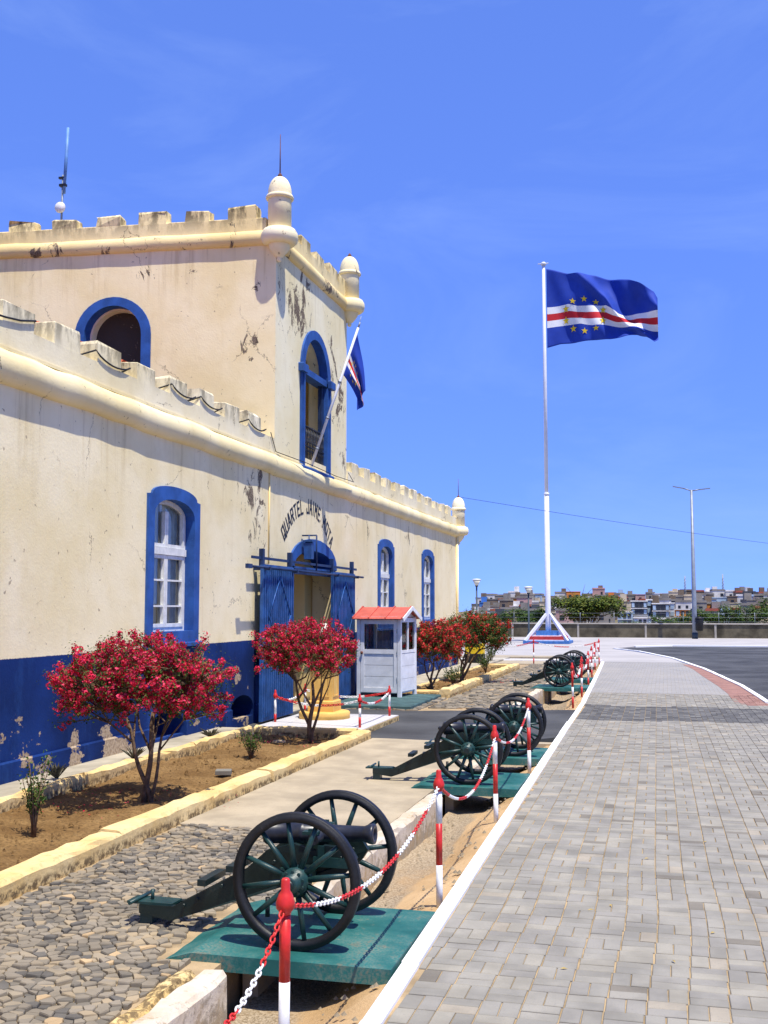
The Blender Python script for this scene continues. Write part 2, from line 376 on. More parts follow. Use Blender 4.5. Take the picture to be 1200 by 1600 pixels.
def soilmat():
    t = NT('bed_soil'); n1 = t.noise(1.6, 6, 0.65); n2 = t.noise(34, 5, 0.7); n3 = t.noise(9, 5)
    c = t.mix(t.ramp(n1, 0.3, 0.7), (0.17, 0.095, 0.035, 1), (0.30, 0.185, 0.075, 1))
    c = t.mix(t.ramp(n2, 0.42, 0.66, 0, 0.75), c, (0.10, 0.058, 0.026, 1))
    c = t.mix(t.ramp(n3, 0.6, 0.75, 0, 0.5), c, (0.38, 0.26, 0.12, 1))
    t.bump(t.math('ADD', n2, n3), 0.9, 0.03); return t.fin(c, 1.0, 0.1)
M_soil = soilmat()
def sandmat():
    t = NT('ditch_sand'); n1 = t.noise(1.3, 6, 0.65); n2 = t.noise(55, 4, 0.7); X = t.sep()
    c = t.mix(t.ramp(n1, 0.3, 0.7), (0.42, 0.27, 0.13, 1), (0.60, 0.42, 0.23, 1))
    g = t.math('ADD', t.math('MULTIPLY', n1, 0.5), t.ramp(X[2], -0.30, -0.18, 0.5, 0.0))
    grav = t.mix(t.ramp(n2, 0.35, 0.65), (0.10, 0.085, 0.06, 1), (0.42, 0.36, 0.27, 1))
    c = t.mix(t.ramp(g, 0.52, 0.75, 0, 0.75), c, grav)
    t.bump(t.math('ADD', n2, n1), 0.6, 0.025); return t.fin(c, 1.0, 0.1)
M_sand = sandmat()
def groundmat():
    t = NT('dry_ground'); n1 = t.noise(0.05, 6, 0.65); n2 = t.noise(3.0, 5, 0.7)
    c = t.mix(t.ramp(n1, 0.35, 0.65), (0.22, 0.16, 0.09, 1), (0.10, 0.10, 0.045, 1))
    c = t.mix(t.ramp(n2, 0.4, 0.7, 0, 0.5), c, (0.30, 0.23, 0.14, 1)); return t.fin(c, 1.0, 0.1)
M_ground = groundmat()
M_fill = plain('joint_fill_sand', (0.34, 0.25, 0.14), 1.0, 0.3, 3, 0.4, speck=(0.14, 0.11, 0.07), fine=120)
M_curbY = None
def curbmat():
    t = NT('yellow_bed_kerb'); n1 = t.noise(1.4, 6, 0.65); n2 = t.noise(16, 6, 0.7); X = t.sep()
    c = t.mix(t.ramp(n1, 0.3, 0.7), (0.62, 0.42, 0.16, 1), (0.72, 0.56, 0.28, 1))
    c = t.mix(t.ramp(n2, 0.52, 0.70, 0, 0.6), c, (0.42, 0.26, 0.10, 1))
    c = t.mix(t.math('MULTIPLY', t.ramp(X[2], 0.03, 0.09, 1, 0), t.ramp(n2, 0.40, 0.58)), c, (0.17, 0.12, 0.06, 1))
    t.bump(t.math('ADD', n1, n2), 0.5, 0.02); return t.fin(c, 0.95, 0.15)
M_curbY = curbmat()
def curbwhite():
    t = NT('chipped_white_kerb'); n1 = t.noise(2.2, 6, 0.65); n2 = t.noise(13, 6, 0.75); X = t.sep()
    c = t.mix(t.ramp(n1, 0.3, 0.7), (0.47, 0.38, 0.26, 1), (0.62, 0.56, 0.46, 1))
    lowm = t.math('ADD', t.ramp(X[2], -0.30, 0.02, 0.22, -0.01), n2)
    c = t.mix(t.ramp(lowm, 0.52, 0.66, 0, 0.85), c, t.mix(t.ramp(n1, 0.4, 0.6), (0.42, 0.30, 0.16, 1), (0.28, 0.24, 0.18, 1)))
    t.bump(t.math('ADD', n1, n2), 0.5, 0.02); return t.fin(c, 0.95, 0.15)
M_curbW = curbwhite()
def glassmat():
    m = bpy.data.materials.new('window_glass'); m.use_nodes = True; t = m.node_tree; t.nodes.clear()
    o = t.nodes.new('ShaderNodeOutputMaterial'); mixn = t.nodes.new('ShaderNodeMixShader'); tr = t.nodes.new('ShaderNodeBsdfTransparent')
    gl = t.nodes.new('ShaderNodeBsdfGlossy'); fr = t.nodes.new('ShaderNodeFresnel'); fr.inputs['IOR'].default_value = 1.5
    gl.inputs['Roughness'].default_value = 0.03; tr.inputs['Color'].default_value = (0.80, 0.85, 0.86, 1)
    ad = t.nodes.new('ShaderNodeMath'); ad.operation = 'ADD'; ad.inputs[1].default_value = 0.06
    nz = t.nodes.new('ShaderNodeTexNoise'); nz.inputs['Scale'].default_value = 2.0
    bp = t.nodes.new('ShaderNodeBump'); bp.inputs['Strength'].default_value = 0.04
    t.links.new(nz.outputs['Fac'], bp.inputs['Height']); t.links.new(bp.outputs[0], gl.inputs['Normal'])
    t.links.new(fr.outputs[0], ad.inputs[0]); t.links.new(ad.outputs[0], mixn.inputs[0]); t.links.new(tr.outputs[0], mixn.inputs[1]); t.links.new(gl.outputs[0], mixn.inputs[2])
    t.links.new(mixn.outputs[0], o.inputs['Surface']); return m
M_glass = glassmat()
def leafmat(name, c, var=0.35, trans=0.25):
    t = NT(name); c = lin(c); n1 = t.noise(3.5, 3); n2 = t.noise(45, 2)
    f = t.math('ADD', t.math('MULTIPLY', n1, 0.5), t.math('MULTIPLY', n2, 0.5))
    col = t.mix(t.ramp(f, 0.35, 0.65), tuple(x*(1-var) for x in c[:3]) + (1,), tuple(min(1, x*(1+var)) for x in c[:3]) + (1,))
    m = t.fin(col, 0.6, 0.25)
    tl = t.n('ShaderNodeBsdfTranslucent'); t.l(col, tl.inputs['Color']); ms = t.n('ShaderNodeMixShader'); ms.inputs[0].default_value = trans
    t.l(t.b.outputs[0], ms.inputs[1]); t.l(tl.outputs[0], ms.inputs[2]); t.l(ms.outputs[0], t.t.nodes['Material Output'].inputs['Surface'])
    return m
M_bract = [leafmat('bract_crimson', (0.60, 0.014, 0.048)), leafmat('bract_pink', (0.74, 0.050, 0.130)), leafmat('bract_dark', (0.36, 0.010, 0.030))]
M_bractR = [leafmat('bract_scarlet', (0.60, 0.026, 0.030)), leafmat('bract_red', (0.70, 0.055, 0.055)), leafmat('bract_rust', (0.30, 0.045, 0.012))]
M_leaf = [leafmat('leaf_green', (0.055, 0.11, 0.018)), leafmat('leaf_olive', (0.11, 0.13, 0.022)), leafmat('leaf_dark', (0.030, 0.065, 0.014))]
M_acacia = [leafmat('acacia_green', (0.085, 0.13, 0.015)), leafmat('acacia_yellow', (0.15, 0.17, 0.020)), leafmat('acacia_dark', (0.035, 0.060, 0.010))]
M_dryleaf = leafmat('dry_leaf', (0.45, 0.33, 0.10), 0.3)
M_dryblade = leafmat('dry_blade', (0.09, 0.085, 0.055), 0.4)

def vary(name, cols, rough=0.85, speck=None, bump=0.3, fine=90, spec=0.25):
    return [plain(f'{name}_{i}', c, rough, 0.17, 2.6, bump, spec, fine=fine, bdist=0.004, speck=speck) for i, c in enumerate(cols)]
M_pav = vary('paver', [(0.262, 0.246, 0.206), (0.243, 0.230, 0.196), (0.282, 0.262, 0.213), (0.222, 0.209, 0.176), (0.30, 0.265, 0.205), (0.175, 0.157, 0.125), (0.240, 0.226, 0.195)], speck=(0.20, 0.19, 0.18))
M_pavdark = vary('tyre_stained_paver', [(0.105, 0.102, 0.095), (0.13, 0.126, 0.115), (0.09, 0.088, 0.082), (0.15, 0.146, 0.132)])
M_pavred = vary('red_paver', [(0.28, 0.15, 0.115), (0.25, 0.135, 0.105), (0.31, 0.175, 0.135)])
M_cob = vary('cobble', [(0.210, 0.178, 0.130), (0.158, 0.138, 0.106), (0.26, 0.213, 0.145), (0.30, 0.235, 0.148), (0.112, 0.102, 0.086), (0.235, 0.20, 0.148), (0.42, 0.30, 0.165)], bump=0.5, fine=40)
def farpav():
    t = NT('far_paver_field'); br = t.n('ShaderNodeTexBrick'); mp = t.n('ShaderNodeMapping'); t.l(t.pos, mp.inputs['Vector']); t.l(mp.outputs[0], br.inputs['Vector'])
    br.inputs['Scale'].default_value = 1.0; br.inputs['Brick Width'].default_value = 0.21; br.inputs['Row Height'].default_value = 0.105; br.inputs['Mortar Size'].default_value = 0.006
    br.inputs['Color1'].default_value = (0.31, 0.30, 0.285, 1); br.inputs['Color2'].default_value = (0.24, 0.24, 0.24, 1); br.inputs['Mortar'].default_value = (0.20, 0.165, 0.11, 1)
    n = t.noise(0.35, 5); c = t.mix(t.ramp(n, 0.35, 0.65, 0, 0.35), br.outputs['Color'], (0.36, 0.33, 0.285, 1)); return t.fin(c, 0.9, 0.2)
M_farpav = farpav()

# ================================================================== SETTING
def smooth(a, b, x):
    t = max(0.0, min(1.0, (x-a)/(b-a))); return t*t*(3-2*t)
def terr(x, y):
    if y < 82: z = -0.75
    else:
        z = -0.75 - 8*smooth(82, 130, y) + 12.5*smooth(190, 450, y) - 22*smooth(470, 900, y)
        xs = x * 430 / max(y, 200)
        z -= 5.0*smooth(-52, -95, xs) * smooth(180, 300, y)
        z += 0.8*math.sin(x*0.05+1)*smooth(150, 300, y)
    return z
xs = [-3000, -1500, -700, -400, -250, -180, -140] + list(range(-120, 121, 8)) + [140, 180, 250, 400, 700, 1500, 3000]
ys = [-400, -100, -30, 0, 40, 70, 82, 86, 92, 100, 110, 120, 130, 150, 170, 190, 215, 240, 270, 300, 330, 360, 390, 420, 450, 480, 520, 580, 650, 750, 900, 1500, 3000, 5000]
g = MB(); nx = len(xs)
g.add([(x, y, terr(x, y)) for y in ys for x in xs], [(j*nx+i, j*nx+i+1, (j+1)*nx+i+1, (j+1)*nx+i) for j in range(len(ys)-1) for i in range(nx-1)], smooth=True)
tag(g.build('ground', M_ground), kind='structure')

def slab(name, poly, z, mat, th=0.3, kind='structure'):
    """extruded polygon, counter-clockwise seen from above"""
    m = MB(); n = len(poly)
    m.face([(x, y, z) for x, y in poly])
    for i in range(n):
        (x0, y0), (x1, y1) = poly[i], poly[(i+1) % n]
        m.face([(x0, y0, z-th), (x1, y1, z-th), (x1, y1, z), (x0, y0, z)])
    return tag(m.build(name, mat), kind=kind)

# kerb line of the pavement on the ditch side
KL = [(-1.45, 2.0), (-1.49, 5.52), (-1.56, 9.31), (-1.66, 15.0), (-1.76, 20.5), (-1.80, 23.2), (-1.84, 25.3), (-2.00, 30.6), (-2.20, 37.0), (-2.42, 43.6)]
def kx(y):
    for (x0, y0), (x1, y1) in zip(KL, KL[1:]):
        if y <= y1: return x0 + (x1-x0)*(y-y0)/(y1-y0)
    return KL[-1][0]
# left kerb of the road
RK = [(3.2, 2.0), (2.75, 14.0), (2.40, 21.5), (2.16, 25.85), (1.95, 31.0), (1.24, 39.6), (0.25, 47.5), (-1.25, 54.5), (-2.6, 58.0)]
def rx(y):
    for (x0, y0), (x1, y1) in zip(RK, RK[1:]):
        if y <= y1: return x0 + (x1-x0)*(y-y0)/(y1-y0)
    return RK[-1][0]

road = [(60, 2.0)] + [(60, 63.0)] + [(20, 63.4), (5.4, 63.8), (0.3, 63.6), (-1.6, 61.5), (-2.6, 58.0)] + [(x+0.06, y) for x, y in RK[::-1][1:]]
slab('road', road, -0.055, M_asph, 0.3)
slab('plaza', [(-40, 43.9), (-2.3, 43.9), (0.6, 43.9), (0.1, 48.2), (-1.45, 54.4), (-2.75, 58.0), (-1.7, 61.7), (0.3, 63.8), (5.4, 64.0), (20, 63.6), (60, 63.2), (60, 81), (-40, 81)], -0.004, M_plaza, 0.3)
slab('far_pavement', [(kx(28), 28.0)] + [(kx(y), y) for y in (30.6, 37)][:0] + [(rx(28)-0.02, 28.0), (rx(31)-0.02, 31.0), (rx(39.6)-0.02, 39.6), (0.62, 43.88), (kx(43.6)+0.02, 43.88), (kx(37), 37.0), (kx(30.6), 30.6)], -0.008, M_farpav, 0.25)
slab('driveway', [(-7.38, 17.6), (-6.9, 17.35), (-4.4, 17.35), (-2.6, 17.1), (-1.80, 18.2), (-1.86, 23.2), (-3.3, 22.75), (-5.2, 22.1), (-7.38, 22.3)], -0.012, M_asph, 0.3)
slab('concrete_apron', [(-4.66, 10.05), (-2.66, 9.7), (-2.66, 17.12), (-4.40, 17.33), (-4.66, 17.33)], -0.004, M_conc, 0.3)
slab('wall_walk', [(-7.42, 0.0), (-6.80, 0.0), (-6.80, 17.33), (-7.42, 17.33)], 0.10, M_walk, 0.4)
slab('wall_walk', [(-7.42, 25.9), (-6.35, 25.9), (-6.35, 46.0), (-7.42, 46.0)], 0.06, M_walk, 0.4)
slab('yard', [(-40, 41.6), (-3.05, 41.6), (-3.05, 43.88), (-40, 43.88)], -0.006, M_conc, 0.3)
slab('step', [(-12, 45.8), (-2.75, 46.0), (-2.75, 47.4), (-12, 47.4)], 0.06, M_conc, 0.1)

# planting beds (soil with clods)
def soil_bed(name, x0, x1, y0, y1, seed):
    rnd = random.Random(seed); m = MB(); nx = int((x1-x0)/0.09); ny = int((y1-y0)/0.09)
    vs = []
    for j in range(ny+1):
        for i in range(nx+1):
            x = x0+(x1-x0)*i/nx; y = y0+(y1-y0)*j/ny
            vs.append((x, y, -0.005+0.022*math.sin(x*3.1+y*1.7)+0.02*math.sin(y*2.3-x*4)+rnd.uniform(-0.018, 0.018)))
    m.add(vs, [(j*(nx+1)+i, j*(nx+1)+i+1, (j+1)*(nx+1)+i+1, (j+1)*(nx+1)+i) for j in range(ny) for i in range(nx)], smooth=True)
    o = tag(m.build(name, M_soil), kind='structure')
    c = MB()
    for _ in range(int((x1-x0)*(y1-y0)*22)):
        x, y = rnd.uniform(x0+.05, x1-.05), rnd.uniform(y0+.05, y1-.05); r = rnd.choice((0.012, 0.016, 0.02, 0.03))
        p = [Vector((x+rnd.uniform(-r, r), y+rnd.uniform(-r, r), 0.0)) for _ in range(4)]
        t = Vector((x, y, r*0.9+0.012)); q = [Vector((x+r, y, 0)), Vector((x, y+r*0.8, 0)), Vector((x-r*0.9, y, 0)), Vector((x, y-r, 0))]
        for a in range(4): c.face([q[a]+Vector((rnd.uniform(-r, r)*.3, 0, 0)), q[(a+1) % 4], t])
    tag(c.build('clod', M_soil, o), kind='stuff')
    return o
soil_bed('planting_bed', -6.72, -4.86, 3.0, 17.2, 1)
soil_bed('planting_bed', -6.32, -5.25, 26.2, 38.2, 2)

# ---- ditch with sandy slope between the kerbs
def ditch(name, y0, y1, xl, zb):
    m = MB(); n = int((y1-y0)/0.22); rnd = random.Random(int(y0*10)); K = 9
    vs = []
    for j in range(n+1):
        y = y0+(y1-y0)*j/n; xr = kx(y)-0.05
        for k in range(K):
            t = k/(K-1); x = xl+(xr-xl)*t
            z = zb + (-0.04-zb)*smooth(0.30, 1.0, t) + (0.03 if k == 0 else 0)
            z += rnd.uniform(-0.012, 0.012) + 0.02*math.sin(y*1.9+k)*(0 if k in (0, K-1) else 1)
            vs.append((x, y, z))
    m.add(vs, [(j*K+i, j*K+i+1, (j+1)*K+i+1, (j+1)*K+i) for j in range(n) for i in range(K-1)], smooth=True)
    o = tag(m.build(name, M_sand), kind='structure')
    pb = MB()
    for _ in range(int((y1-y0)*38)):
        y = rnd.uniform(y0, y1); t = rnd.random()**1.6; xr = kx(y)-0.05; x = xl+0.05+(xr-xl-0.1)*t
        z = zb + (-0.04-zb)*smooth(0.30, 1.0, t); r = rnd.uniform(0.008, 0.026)
        q = [Vector((x+r, y, z)), Vector((x, y+r*0.8, z)), Vector((x-r*0.9, y, z)), Vector((x, y-r, z))]; tp = Vector((x+r*.2, y, z+r))
        for a in range(4): pb.face([q[a], q[(a+1) % 4], tp])
    tag(pb.build('pebble', M_cob[2], o), kind='stuff')
ditch('ditch', 3.0, 17.6, -2.50, -0.30)
ditch('ditch', 22.8, 43.85, -3.12, -0.42)
# culvert faces closing the driveway over the ditch
m = MB(); m.box(-2.66, -1.72, 17.32, 17.55, -0.6, -0.015); tag(m.build('culvert', M_conc), kind='structure')
m = MB(); m.box(-3.25, -1.86, 22.72, 22.95, -0.6, -0.015); tag(m.build('culvert', M_conc), kind='structure')

def rough_block(m, x0, x1, y0, y1, z0, z1, rnd, j=0.012, mi=0):
    """a kerb stone with slightly wandering edges, cut along Y"""
    n = max(2, int((y1-y0)/0.18)); b = len(m.v); prof = None
    for i in range(n+1):
        y = y0+(y1-y0)*i/n; e = lambda: rnd.uniform(-j, j)
        c = 0.03
        for (x, z) in ((x0, z0), (x0, z1-c), (x0+c, z1), (x1-c, z1), (x1, z1-c), (x1, z0)):
            m.v.append((x+e(), y, z+(e() if z > z0 else 0)))
    for i in range(n):
        for k in range(5):
            m.f.append((b+i*6+k, b+i*6+k+1, b+(i+1)*6+k+1, b+(i+1)*6+k)); m.m.append(mi); m.sm.append(False)
    m.f.append(tuple(b+k for k in range(6))); m.m.append(mi); m.sm.append(False)
    m.f.append(tuple(b+n*6+k for k in range(6))[::-1]); m.m.append(mi); m.sm.append(False)

def kerb_run(name, label, x0, x1, y0, y1, z0, z1, mat, lens, seed, group=None, j=0.012, skew=0.0):
    rnd = random.Random(seed); root = empty(name, ((x0+x1)/2, y0, 0), 0, label, 'kerb', group)
    y = y0
    while y < y1-0.05:
        L = min(rnd.uniform(*lens), y1-y)
        if y1-(y+L) < 0.3: L = y1-y
        m = MB(); dx = rnd.uniform(-0.012, 0.012); dz = rnd.uniform(-0.012, 0.012)
        rough_block(m, x0+dx-(x0+x1)/2, x1+dx-(x0+x1)/2, y-y0, y+L-0.012-y0, z0, z1+dz, rnd, j)
        m.build('kerb_stone', mat, root, fixn=True); y += L
    return root
kerb_run('bed_kerb', 'long yellow painted kerb between near flower bed and cobbles', -4.90, -4.66, 3.0, 17.25, -0.25, 0.15, M_curbY, (1.4, 2.6), 3)
kerb_run('bed_kerb', 'low tan kerb along the wall side of the near flower bed', -6.82, -6.70, 3.0, 17.25, -0.2, 0.135, M_curbY, (1.0, 2.2), 4, j=0.016)
kerb_run('bed_kerb', 'rounded yellow kerb along the far flower bed beyond the booth', -5.26, -5.00, 25.6, 38.3, -0.25, 0.17, M_curbY, (1.3, 2.2), 5, j=0.02)
kerb_run('bed_kerb', 'tan kerb on the wall side of the far flower bed', -6.40, -6.28, 25.9, 38.3, -0.2, 0.09, M_curbY, (1.2, 2.2), 6)
def cross_kerb(label, x0, x1, y0, y1, z1, mat, seed):
    m = MB(); rnd = random.Random(seed); rough_block(m, y0, y1, x0, x1, -0.25, z1, rnd, 0.012)
    m.v = [(y, x, z) for x, y, z in m.v]
    root = empty('bed_kerb', (0, 0, 0), 0, label, 'kerb'); m.build('kerb_stone', mat, root, fixn=True)
cross_kerb('short cross kerb closing the near flower bed beside the pedestal', -6.69, -4.92, 17.26, 17.40, 0.14, M_curbY, 8)
cross_kerb('short cross kerb at the booth end of the far flower bed', -6.27, -5.27, 26.0, 26.16, 0.12, M_curbY, 9)
cross_kerb('cross kerb at the far end of the far flower bed', -6.27, -5.27, 38.2, 38.36, 0.15, M_curbY, 10)
DK = [('white topped ditch kerb at the bottom left before the first cannon', -2.64, -2.47, 3.0, 6.02), ('chipped white ditch kerb between the first and second cannon plinths', -2.64, -2.47, 7.75, 12.15),
      ('short ditch kerb between the second and third cannon plinths', -2.64, -2.47, 13.95, 15.0), ('chipped ditch kerb beyond the driveway before the far cannons', -3.27, -3.10, 23.0, 28.3),
      ('ditch kerb between the two farthest cannons', -3.27, -3.10, 30.3, 31.4), ('ditch kerb behind the farthest cannon', -3.27, -3.10, 33.4, 43.5)]
for i, (lb, x0, x1, y0, y1) in enumerate(DK):
    kerb_run('ditch_kerb', lb, x0, x1, y0, y1, -0.5, 0.035, M_curbW, (1.2, 2.6), 20+i, j=0.012)
# broken mortar strip beside the ditch kerb
for y0, y1 in ((3.0, 6.0), (7.8, 9.7)):
    m = MB(); rnd = random.Random(int(y0)); rough_block(m, -2.78, -2.65, y0, y1, -0.3, 0.005, rnd, 0.03); tag(m.build('mortar_strip', M_curbY, fixn=True), kind='structure')
# earth under cobbles
slab('cobble_ground', [(-4.68, 2.5), (-2.62, 2.5), (-2.62, 10.2), (-4.68, 10.2)], -0.017, M_fill, 0.4)
slab('cobble_ground', [(-7.0, 22.15), (-5.2, 22.1), (-3.28, 22.77), (-3.12, 22.8), (-3.12, 43.9), (-7.0, 43.9)], -0.030, M_fill, 0.4)
cob_near = bpy.data.objects['cobble_ground']; cob_far = bpy.data.objects['cobble_ground.001']

# ---- cobblestones: Voronoi cells
def voronoi(x0, x1, y0, y1, s, rnd, sx=1.0, sy=1.0):
    nx, ny = int((x1-x0)/(s*sx)), int((y1-y0)/(s*sy)); dx, dy = (x1-x0)/nx, (y1-y0)/ny
    P = [[(x0+(i+.5+rnd.uniform(-.42, .42)+(0.5 if j % 2 else 0)*0.6)*dx, y0+(j+.5+rnd.uniform(-.42, .42))*dy) for i in range(-2, nx+2)] for j in range(-2, ny+2)]
    out = []
    for j in range(2, ny+2):
        for i in range(2, nx+2):
            cx, cy = P[j][i]
            poly = [(cx-2*dx, cy-2*dy), (cx+2*dx, cy-2*dy), (cx+2*dx, cy+2*dy), (cx-2*dx, cy+2*dy)]
            for jj in range(j-2, j+3):
                for ii in range(i-2, i+3):
                    if (ii == i and jj == j) or not (0 <= jj < ny+4 and 0 <= ii < nx+4): continue
                    ox, oy = P[jj][ii]; mx_, my_ = (cx+ox)/2, (cy+oy)/2; nx_, ny_ = ox-cx, oy-cy
                    new = []
                    for k in range(len(poly)):
                        a, b = poly[k], poly[(k+1) % len(poly)]
                        da = (a[0]-mx_)*nx_+(a[1]-my_)*ny_; db = (b[0]-mx_)*nx_+(b[1]-my_)*ny_
                        if da <= 0: new.append(a)
                        if (da < 0 < db) or (db < 0 < da):
                            t = da/(da-db); new.append((a[0]+(b[0]-a[0])*t, a[1]+(b[1]-a[1])*t))
                    poly = new
                    if len(poly) < 3: break
                if len(poly) < 3: break
            if len(poly) < 3: continue
            poly = [(min(max(x, x0), x1), min(max(y, y0), y1)) for x, y in poly]
            out.append((cx, cy, poly))
    return out
def stone(m, cx, cy, poly, rnd, mi, gap=0.93, zt=0.0):
    n = len(poly); tz = zt+rnd.uniform(-0.009, 0.013); tx, ty = rnd.uniform(-.11, .11), rnd.uniform(-.11, .11); b = len(m.v)
    for g_, z in ((gap+0.03, -0.035), (gap, tz-0.007), (gap-0.08, tz)):
        for x, y in poly:
            px, py = (x-cx)*g_*rnd.uniform(.96, 1.03), (y-cy)*g_*rnd.uniform(.96, 1.03)
            m.v.append((cx+px, cy+py, z+(tx*px+ty*py if z > -0.03 else 0)))
    for L in range(2):
        for k in range(n):
            k2 = (k+1) % n; m.f.append((b+L*n+k, b+L*n+k2, b+(L+1)*n+k2, b+(L+1)*n+k)); m.m.append(mi); m.sm.append(False)
    m.f.append(tuple(b+2*n+k for k in range(n))); m.m.append(mi); m.sm.append(False)
rnd = random.Random(11)
cells = [c for c in voronoi(-4.62, -2.80, 4.3, 10.02, 0.058, rnd, 1.40, 0.92) if not (-3.05 < c[0] and 6.2 < c[1] < 7.5)]
cells = [c for c in cells if not (c[1] > 9.3 and c[0] > -3.6 + 0.5*math.sin(c[1]*9)*0.3 and rnd.random() < 0.3)]
def infr(x, y): return -0.66*y + 0.0 < x     # inside the left edge of the picture
vis = sorted([c for c in cells if x_ok(c)] if False else cells, key=lambda c: (not infr(c[0], c[1]-0.0), c[1] < 5.0, c[1]))
big, rest = vis[:300], vis[300:]
wts = [5, 5, 5, 3, 3, 5, 0.5]
for c in big:
    m = MB(); stone(m, c[0], c[1], c[2], rnd, 0); m.build('cobblestone', rnd.choices(M_cob, wts)[0], cob_near)
m = MB()
for c in rest: stone(m, c[0], c[1], c[2], rnd, rnd.choices(range(7), wts)[0])
tag(m.build('cobblestones_beyond', M_cob, cob_near), kind='stuff')
cells = voronoi(-4.95, -3.30, 22.9, 41.5, 0.135, rnd, 1.0, 1.3) + voronoi(-6.6, -5.02, 22.25, 25.4, 0.14, rnd, 1.0, 1.3)
m = MB()
for c in cells: stone(m, c[0], c[1], c[2], rnd, rnd.choices([0, 1, 2, 4, 5, 6], [5, 4, 3, 2, 5, .5])[0])
tag(m.build('cobblestones', M_cob, cob_far), kind='stuff')

# ---- paved footway: every paver a block, near ones objects of their own
pv = slab('pavement', [(kx(2)+0.02, 2.0), (rx(2)-0.02, 2.0), (rx(14)-0.02, 14), (rx(21.5)-0.02, 21.5), (rx(25.85)-0.02, 25.85), (rx(28)-0.02, 27.99), (kx(28), 27.99), (kx(25.3), 25.3), (kx(20.5), 20.5), (kx(15), 15), (kx(9.31), 9.31), (kx(5.52), 5.52)], -0.010, M_fill, 0.3)
CELL, GAP = 0.212, 0.0085
def paver_mesh(lx, ly, mi_mat, key, cache={}):
    k = (round(lx, 3), round(ly, 3), key)
    if k not in cache:
        m = MB(); m.box(-lx/2, lx/2, -ly/2, ly/2, -0.05, 0.0, ch=0.004)
        me = bpy.data.meshes.new('paver'); me.from_pydata(m.v, [], m.f); me.materials.append(mi_mat); me.update(); cache[k] = me
    return cache[k]
pr = random.Random(5); plist = []
rot = math.radians(1.2)
ca, sa = math.cos(rot), math.sin(rot)
for j in range(int((28-4.2)/CELL)+2):
    for i in range(-4, 24):
        # slightly wandering field: a settlement line crosses near y=8
        px, py = -1.9+i*CELL, 4.2+j*CELL
        sh = 0.055*math.sin(py*0.9)*smooth(9.5, 6.5, py)
        orient = (i+j) % 2
        if pr.random() < 0.07: orient = 1-orient
        for h in (-1, 1):
            ox, oy = (0, h*CELL/4) if orient == 0 else (h*CELL/4, 0)
            lx, ly = (CELL-GAP, CELL/2-GAP) if orient == 0 else (CELL/2-GAP, CELL-GAP)
            X_ = px+ox+sh; Y_ = py+oy
            X_, Y_ = X_*ca+(Y_-5)*-sa*0.35, Y_
            if X_-lx/2 < kx(Y_)+0.06 or X_+lx/2 > rx(Y_)-0.04 or Y_ > 27.9:
                # cut pavers against the kerb
                x0, x1 = max(X_-lx/2, kx(Y_)+0.062), min(X_+lx/2, rx(Y_)-0.04)
                if x1-x0 < 0.03 or Y_ > 27.9: continue
                X_, lx = (x0+x1)/2, x1-x0
            plist.append((X_, Y_, lx, ly))
def in_view(x, y):
    d = (Vector((x, y, 0))-Vector((0, 0, EYE))); c = Vector((d.dot(rt), d.dot(upv), d.dot(fw)))
    u, v = 600+FPX*c.x/c.z, 800-FPX*c.y/c.z
    return 0 < u < 1200 and v < 1600
near = sorted([p for p in plist if in_view(p[0], p[1])], key=lambda p: p[1]); nearset = set(near[:300])
wts = [6, 6, 5, 4.5, 1.3, 0.6, 6]
mstuff = MB()
for p in plist:
    x, y, lx, ly = p
    dark = 21.2+0.15*math.sin(x*2) < y < 24.3+0.12*math.sin(x*3)
    red = (not dark) and rx(y)-0.62 < x and y > 25.0
    dz = pr.uniform(-0.003, 0.002)-0.0045*max(0, math.sin(x*1.7+y*.9))*max(0, math.sin(y*1.3)); tx, ty = pr.uniform(-.013, .013), pr.uniform(-.013, .013); rz = pr.uniform(-.016, .016)
    if p in nearset:
        k = pr.choices(range(7), wts)[0]
        o = bpy.data.objects.new('paver', paver_mesh(round(lx, 2), round(ly, 2), M_pav[k], k)); COL.objects.link(o); o.parent = pv
        o.location = (x, y, dz); o.rotation_euler = (tx, ty, rz)
    else:
        k = pr.choices(range(7), wts)[0]
        if dark: k = 7+pr.randrange(4)
        if red: k = 11+pr.randrange(3)
        Mx = Matrix.Translation((x, y, dz)) @ Matrix.Rotation(rz, 4, 'Z')
        mstuff.box(-lx/2, lx/2, -ly/2, ly/2, -0.05, 0.0, mi=k, ch=0.004 if y < 16 else 0, mat=Mx)
tag(mstuff.build('pavers_beyond', M_pav+M_pavdark+M_pavred, pv), kind='stuff')
# dry leaf scraps on the paving
for (x, y, a) in ((-0.55, 7.9, .3), (-0.42, 8.05, 1.2), (0.25, 7.55, .8), (0.0, 6.9, 2.0), (-0.62, 6.6, .1), (-.2, 9.6, .6), (0.3, 10.4, 1.0)):
    m = MB(); L = 0.024
    m.add([(-L, 0, .004), (0, L*.35, .012), (L, 0, .005), (0, -L*.35, .008)], [(0, 1, 2), (0, 2, 3)])
    o = m.build('fallen_leaf', M_dryleaf); o.location = (x, y, 0.003); o.rotation_euler = (0, 0, a); m = None
    tag(o, 'tiny dry yellow leaf lying on the grey pavers', 'leaf', 'fallen leaves on the pavers')
# red band on the far pavement
m = MB(); pts = [(y, rx(y)) for y in (27.98, 31, 35.3, 39.6, 42.5)]
for (y0, a), (y1, b) in zip(pts, pts[1:]):
    w0 = 0.62*(1-smooth(30, 44, y0)*0.5); w1 = 0.62*(1-smooth(30, 44, y1)*0.5)
    m.face([(a-w0, y0, -0.004), (a-0.03, y0, -0.004), (b-0.03, y1, -0.004), (b-w1, y1, -0.004)])
tag(m.build('red_paver_band', M_pavred[0]), kind='structure')
